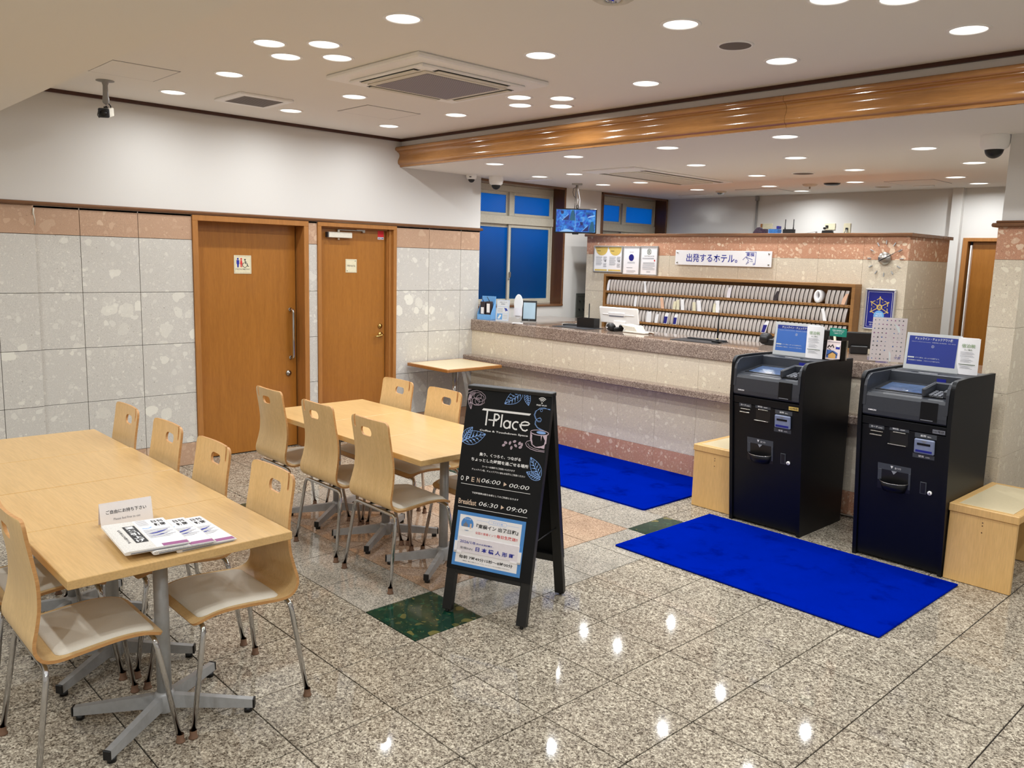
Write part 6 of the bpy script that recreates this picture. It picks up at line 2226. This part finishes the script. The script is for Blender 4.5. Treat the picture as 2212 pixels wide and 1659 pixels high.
m_.add(vs, fs, True).obj('roll', rl)

FY = KY - 0.004


def wall_frame(name, label, x0, x1, z0, z1, fw=0.010, mat='cable'):
    r = thing(name, label, 'picture frame', ((x0 + x1) / 2, FY, (z0 + z1) / 2), 0)
    a, b = (x1 - x0) / 2, (z1 - z0) / 2
    f = MB(mat)
    for q in ((-a, -b, a, -b + fw), (-a, b - fw, a, b), (-a, -b + fw, -a + fw, b - fw), (a - fw, -b + fw, a, b - fw)):
        f.cbox(q[0], -0.016, q[1], q[2], 0.0, q[3], 0.002)
    f.obj('frame', r)
    MB('white').box(-a + fw, -0.010, -b + fw, a - fw, -0.002, b - fw).obj('sheet', r)
    return r, Matrix.Translation((0, -0.0104, 0)) @ Matrix.Rotation(PI / 2, 4, 'X'), a - fw, b - fw


def text_lines(p, x, y0, n_, w_, dy, h_, mat='ink_grey'):
    p.use(mat)
    for k in range(n_):
        p.rect(x - w_ / 2, y0 - k * dy, x + w_ / 2 - (0.15 * w_ if k % 3 == 2 else 0), y0 - k * dy + h_, 0.0006)


r, MX_, a, b = wall_frame('framed_certificate', 'wide frame with two gold topped notices at the left of the rack wall', 0.284, 0.695, 1.588, 1.874, 0.012)
p = MB('gold', Mx=MX_)
for x in (-0.096, 0.096):
    p.use('gold').rect(x - 0.088, 0.108, x + 0.088, 0.129, 0.0006)
    p.poly([(x - 0.075 + 0.0, 0.109)] + [(x + 0.005 + 0.083 * math.cos(math.radians(q)), 0.109 + 0.070 * math.sin(math.radians(q))) for q in range(180, 361, 15)], 0.0006)
    p.rect(x - 0.088, -0.129, x + 0.088, -0.112, 0.0006)
    text_lines(p, x - 0.030, 0.022, 9, 0.09, 0.011, 0.003)
    text_lines(p, x + 0.055, 0.022, 5, 0.05, 0.009, 0.003)
    text_lines(p, x + 0.055, -0.050, 5, 0.045, 0.009, 0.003)
    p.use('ink_black').rect(x + 0.045, -0.030, x + 0.052, -0.012, 0.0008).rect(x + 0.060, -0.032, x + 0.070, -0.010, 0.0008).rect(x - 0.06, 0.085, x - 0.01, 0.090, 0.0009)
flat(p, 'printed_face', r)
r, MX_, a, b = wall_frame('framed_certificate', 'framed white notice with a dark blue oval, middle of the three', 0.701, 0.928, 1.573, 1.872, 0.009)
p = MB('ink_navy', Mx=MX_)
p.use('key_blue').disc(0.0, 0.030, 0.034, 0.036, 0.0006)
p.use('ink_grey').text('金 光 賞', 0.0, 0.088, 0.05, 0.012, 0.0006, 0.0)
text_lines(p, 0.0, -0.02, 2, 0.10, 0.010, 0.003)
text_lines(p, -0.02, -0.078, 1, 0.08, 0.010, 0.004)
text_lines(p, 0.0, -0.108, 3, 0.12, 0.010, 0.0025)
flat(p, 'printed_face', r)
r, MX_, a, b = wall_frame('framed_certificate', 'framed white certificate with a round green seal, right of the three', 0.934, 1.160, 1.574, 1.875, 0.010)
p = MB('ink_olive', Mx=MX_)
p.stroke([(0.0 + 0.026 * math.cos(q), 0.092 + 0.027 * math.sin(q)) for q in [2 * PI * i / 20 for i in range(20)]], 0.005, 0.0006, True)
for x in (-0.012, -0.004, 0.004, 0.012):
    p.rect(x - 0.0022, 0.074, x + 0.0022, 0.110, 0.0006)
p.use('ink_black').text('CERTIFICATE', 0.0, 0.047, 0.13, 0.009, 0.0006, 0.01)
text_lines(p, -0.01, 0.026, 2, 0.15, 0.009, 0.003)
text_lines(p, 0.0, -0.024, 2, 0.15, 0.012, 0.004)
text_lines(p, 0.0, -0.050, 5, 0.16, 0.011, 0.003)
text_lines(p, 0.0, -0.112, 2, 0.05, 0.010, 0.003)
p.use('ink_red').rect(0.066, -0.006, 0.082, 0.010, 0.0006)
flat(p, 'printed_face', r)

sg = thing('wall_sign', 'long white acrylic sign with blue Japanese slogan above the key rack', 'sign', (1.923, FY, 1.765), 0)
MB('white').cbox(-0.537, -0.020, -0.073, 0.537, -0.012, 0.073, 0.002).obj('plate', sg)
k = MB('steel')
for x in (-0.51, 0.51):
    for z in (-0.050, 0.050):
        k.cyl((x, -0.023, z), 0.009, 0.023, 14, 'y')
k.obj('standoff', sg)
p = MB('ink_navy', Mx=Matrix.Translation((0, -0.0204, 0)) @ Matrix.Rotation(PI / 2, 4, 'X'))
p.text('出発するホテル。', -0.110, 0.0, 0.580, 0.082, 0.0006, 0.012)
p.text('東横', 0.315, 0.040, 0.085, 0.036, 0.0006, 0.012)
p.stroke([(0.262, 0.060), (0.375, 0.066), (0.370, -0.050), (0.348, -0.052)], 0.005, 0.0009)
p.stroke([(0.238, -0.010), (0.268, 0.018), (0.300, -0.012), (0.276, -0.052), (0.305, -0.030)], 0.005, 0.0009)
p.stroke([(0.268, 0.018), (0.340, -0.006), (0.312, -0.024), (0.345, -0.022)], 0.005, 0.0009)
p.text('N', 0.358, -0.044, 0.014, 0.016, 0.0006, 0.01)
flat(p, 'lettering', sg)

ck = thing('wall_clock', 'numberless wall clock with round steel hub and separate hour bars', 'clock', (3.488, FY, 1.793), 0)
MB('steel').lathe([(0.002, -0.024), (0.050, -0.022), (0.052, -0.018), (0.052, 0.0)], seg=40, axis='y', caps=False).obj('hub', ck)
for h_ in range(12):
    a = math.radians(90 - 30 * h_)
    m_ = MB('grey_metal', Mx=Matrix.Translation((0, 0, 0)) @ Matrix.Rotation(-a, 4, 'Y'))
    m_.cbox(0.118, -0.006, -0.004, 0.150, 0.002, 0.004, 0.001).obj('hour_bar', ck)
for ang, L, wd in ((29, 0.155, 0.004), (27, 0.085, 0.006)):
    MB('kiosk_grey', Mx=Matrix.Rotation(-math.radians(ang), 4, 'Y')).add([(-0.035 if L < 0.1 else -0.05, -0.030, -wd / 2), (L, -0.030, -0.001), (L, -0.030, 0.001), (-0.035 if L < 0.1 else -0.05, -0.030, wd / 2), (-0.035 if L < 0.1 else -0.05, -0.027, -wd / 2), (L, -0.027, -0.001), (L, -0.027, 0.001), (-0.035 if L < 0.1 else -0.05, -0.027, wd / 2)], [(0, 1, 2, 3), (7, 6, 5, 4), (0, 4, 5, 1), (1, 5, 6, 2), (2, 6, 7, 3), (3, 7, 4, 0)]).obj('hand', ck)

em = thing('framed_emblem', 'silver framed deep blue plaque with a gold star emblem below the clock', 'picture frame', (3.484, FY, 1.368), 0)
a, b = 0.126, 0.172
f = MB('silver')
for q in ((-a, -b, a, -b + 0.014), (-a, b - 0.014, a, b), (-a, -b + 0.014, -a + 0.014, b - 0.014), (a - 0.014, -b + 0.014, a, b - 0.014)):
    f.cbox(q[0], -0.024, q[1], q[2], 0.0, q[3], 0.004)
f.obj('frame', em)
MB('deep_blue').box(-a + 0.014, -0.014, -b + 0.014, a - 0.014, -0.002, b - 0.014).obj('plaque', em)
p = MB('ink_white', Mx=Matrix.Translation((0, -0.0144, 0)) @ Matrix.Rotation(PI / 2, 4, 'X'))
aa, bb = a - 0.026, b - 0.026
p.stroke([(-aa, -bb), (aa, -bb), (aa, bb), (-aa, bb)], 0.003, 0.0006, True)
p.use('gold').disc(0, 0.02, 0.024, z=0.0008)
for k in range(6):
    q = math.radians(90 + 60 * k)
    c_, s_ = math.cos(q), math.sin(q)
    R2 = lambda u, v: (u * c_ - v * s_, 0.02 + u * s_ + v * c_)
    p.stroke([R2(0.022, 0), R2(0.082, 0)], 0.006, 0.0008).disc(*R2(0.084, 0), 0.006, z=0.0009, seg=10)
    p.stroke([R2(0.060, -0.026), R2(0.078, 0.0), R2(0.060, 0.026)], 0.006, 0.0010)
    p.stroke([R2(0.036, 0.022), R2(0.052, 0.030)], 0.005, 0.0008).stroke([R2(0.036, -0.022), R2(0.052, -0.030)], 0.005, 0.0008)
p.use('key_blue').text('適', 0, 0.02, 0.026, 0.028, 0.0014, 0.02)
p.use('light_blue').disc(0.0, -0.052, 0.044, z=0.0016)
p.use('ink_white').text('平成30年', 0, -0.036, 0.05, 0.011, 0.0022, 0.01).text('消防法令', 0, -0.052, 0.056, 0.012, 0.0022, 0.01).text('適合施設です', 0, -0.068, 0.062, 0.011, 0.0022, 0.01)
p.text('平成26年', -0.055, -0.110, 0.05, 0.010, 0.0008, 0.0).text('日本橋', -0.040, -0.130, 0.06, 0.012, 0.0008, 0.0)
flat(p, 'emblem', em)

# ---- things lying on top of the middle wall and plates on the back wall behind it
ZK = ZT + 0.029
rt = thing('wifi_router', 'black router with two upright antennas on top of the rack wall', 'router', (2.447, 1.86, ZK))
MB('black').cbox(-0.055, -0.02, 0.0, 0.055, 0.02, 0.048, 0.003).obj('body', rt)
for x in (-0.042, 0.042):
    MB('black').lathe([(0.006, 0.0), (0.006, 0.012), (0.0045, 0.02), (0.004, 0.092)], (x, 0.0, 0.048), 10).obj('antenna', rt)
cl = thing('cloth_bundle', 'dark patterned cloth bundle at the left of the rack wall top', 'cloth', (2.135, 1.86, ZK))
MB('scarf_dark').lathe([(0.0001, 0.072), (0.022, 0.066), (0.040, 0.045), (0.050, 0.020), (0.052, 0.0)], seg=16, caps=False).box(0.0, -0.03, 0.0, 0.07, 0.03, 0.05).obj('bundle', cl)
for p_ in cl.children[0].data.vertices:
    p_.co.x *= 1.15 + 0.08 * math.sin(p_.co.z * 90)
bl = thing('folded_cloth', 'folded blue cloths lying beside the dark bundle on the wall top', 'cloth', (2.300, 1.86, ZK))
b = MB('scarf_blue')
for k in range(4):
    b.cbox(-0.050 + 0.004 * (k % 2), -0.04, 0.006 + 0.011 * k, 0.052 - 0.003 * (k % 2), 0.04, 0.016 + 0.011 * k, 0.003)
b.obj('folds', bl)
MB('white').cbox(-0.085, -0.05, 0.0, 0.10, 0.05, 0.006, 0.002).obj('white_sheet', bl)
MB('key_blue').cbox(0.03, -0.03, 0.051, 0.056, 0.02, 0.078, 0.003).obj('blue_box', bl)
ws = thing('wire_stand', 'thin wire stand lying on top of the rack wall', 'stand', (2.68, 1.85, ZK))
MB('cable').tube([(-0.055, 0, 0.002), (-0.045, 0, 0.012), (0.035, 0, 0.024), (0.045, 0, 0.024)], 0.002, 6).cbox(0.036, -0.01, 0.0, 0.050, 0.01, 0.026, 0.002).cbox(-0.058, -0.01, 0.0, -0.046, 0.01, 0.012, 0.002).obj('stand', ws)
ad = thing('power_adapter', 'black power adapter and plug on top of the rack wall', 'adapter', (2.83, 1.85, ZK))
MB('black').cbox(-0.045, -0.02, 0.004, 0.05, 0.02, 0.034, 0.004).tube([(-0.045, 0, 0.015), (-0.06, 0, 0.006), (-0.064, 0, 0.0)], 0.003, 6).tube([(0.05, 0, 0.02), (0.062, 0, 0.01), (0.068, 0, 0.0)], 0.003, 6).obj('adapter', ad)
MB('offwhite').tube([(-0.03, 0.012, 0.034), (-0.034, 0.014, 0.05)], 0.004, 6).use('black').cbox(-0.044, 0.0, 0.046, -0.020, 0.02, 0.064, 0.003).obj('plug', ad)
for (x0, x1, z0, z1, lb, kind) in ((1.247, 1.268, 2.135, 2.19, 'tiny brown plate on the back wall beside the cloth bundle', 'frame'), (1.275, 1.40, 2.13, 2.192, 'cream double switch plate on the back wall above the cloths', 'plate'),
                                   (2.035, 2.155, 2.115, 2.185, 'cream double socket plate on the back wall above the adapter', 'plate'), (2.25, 2.325, 2.07, 2.185, 'cream single socket plate on the back wall, rightmost', 'plate')):
    r = thing('wall_plate', lb, 'wall plate', ((x0 + x1) / 2, YK - 0.001, (z0 + z1) / 2))
    w_, h_ = (x1 - x0) / 2, (z1 - z0) / 2
    MB(kind).cbox(-w_, -0.010, -h_, w_, 0.0, h_, 0.002).obj('plate', r)
    if x0 > 2.2:
        MB('black').cbox(-0.012, -0.022, -0.015, 0.014, -0.010, 0.010, 0.002).obj('plug', r)
        MB('cable').tube([(0.0, -0.02, -0.01), (-0.014, -0.03, -0.04), (-0.016, -0.03, -0.09)], 0.005, 6).tube([(0.004, -0.02, -0.01), (0.014, -0.03, -0.04), (0.016, -0.03, -0.09)], 0.005, 6).obj('cable', r)
    elif x0 > 2.0:
        MB('black').cbox(-0.045, -0.024, -0.012, -0.018, -0.010, 0.014, 0.002).obj('plug', r)
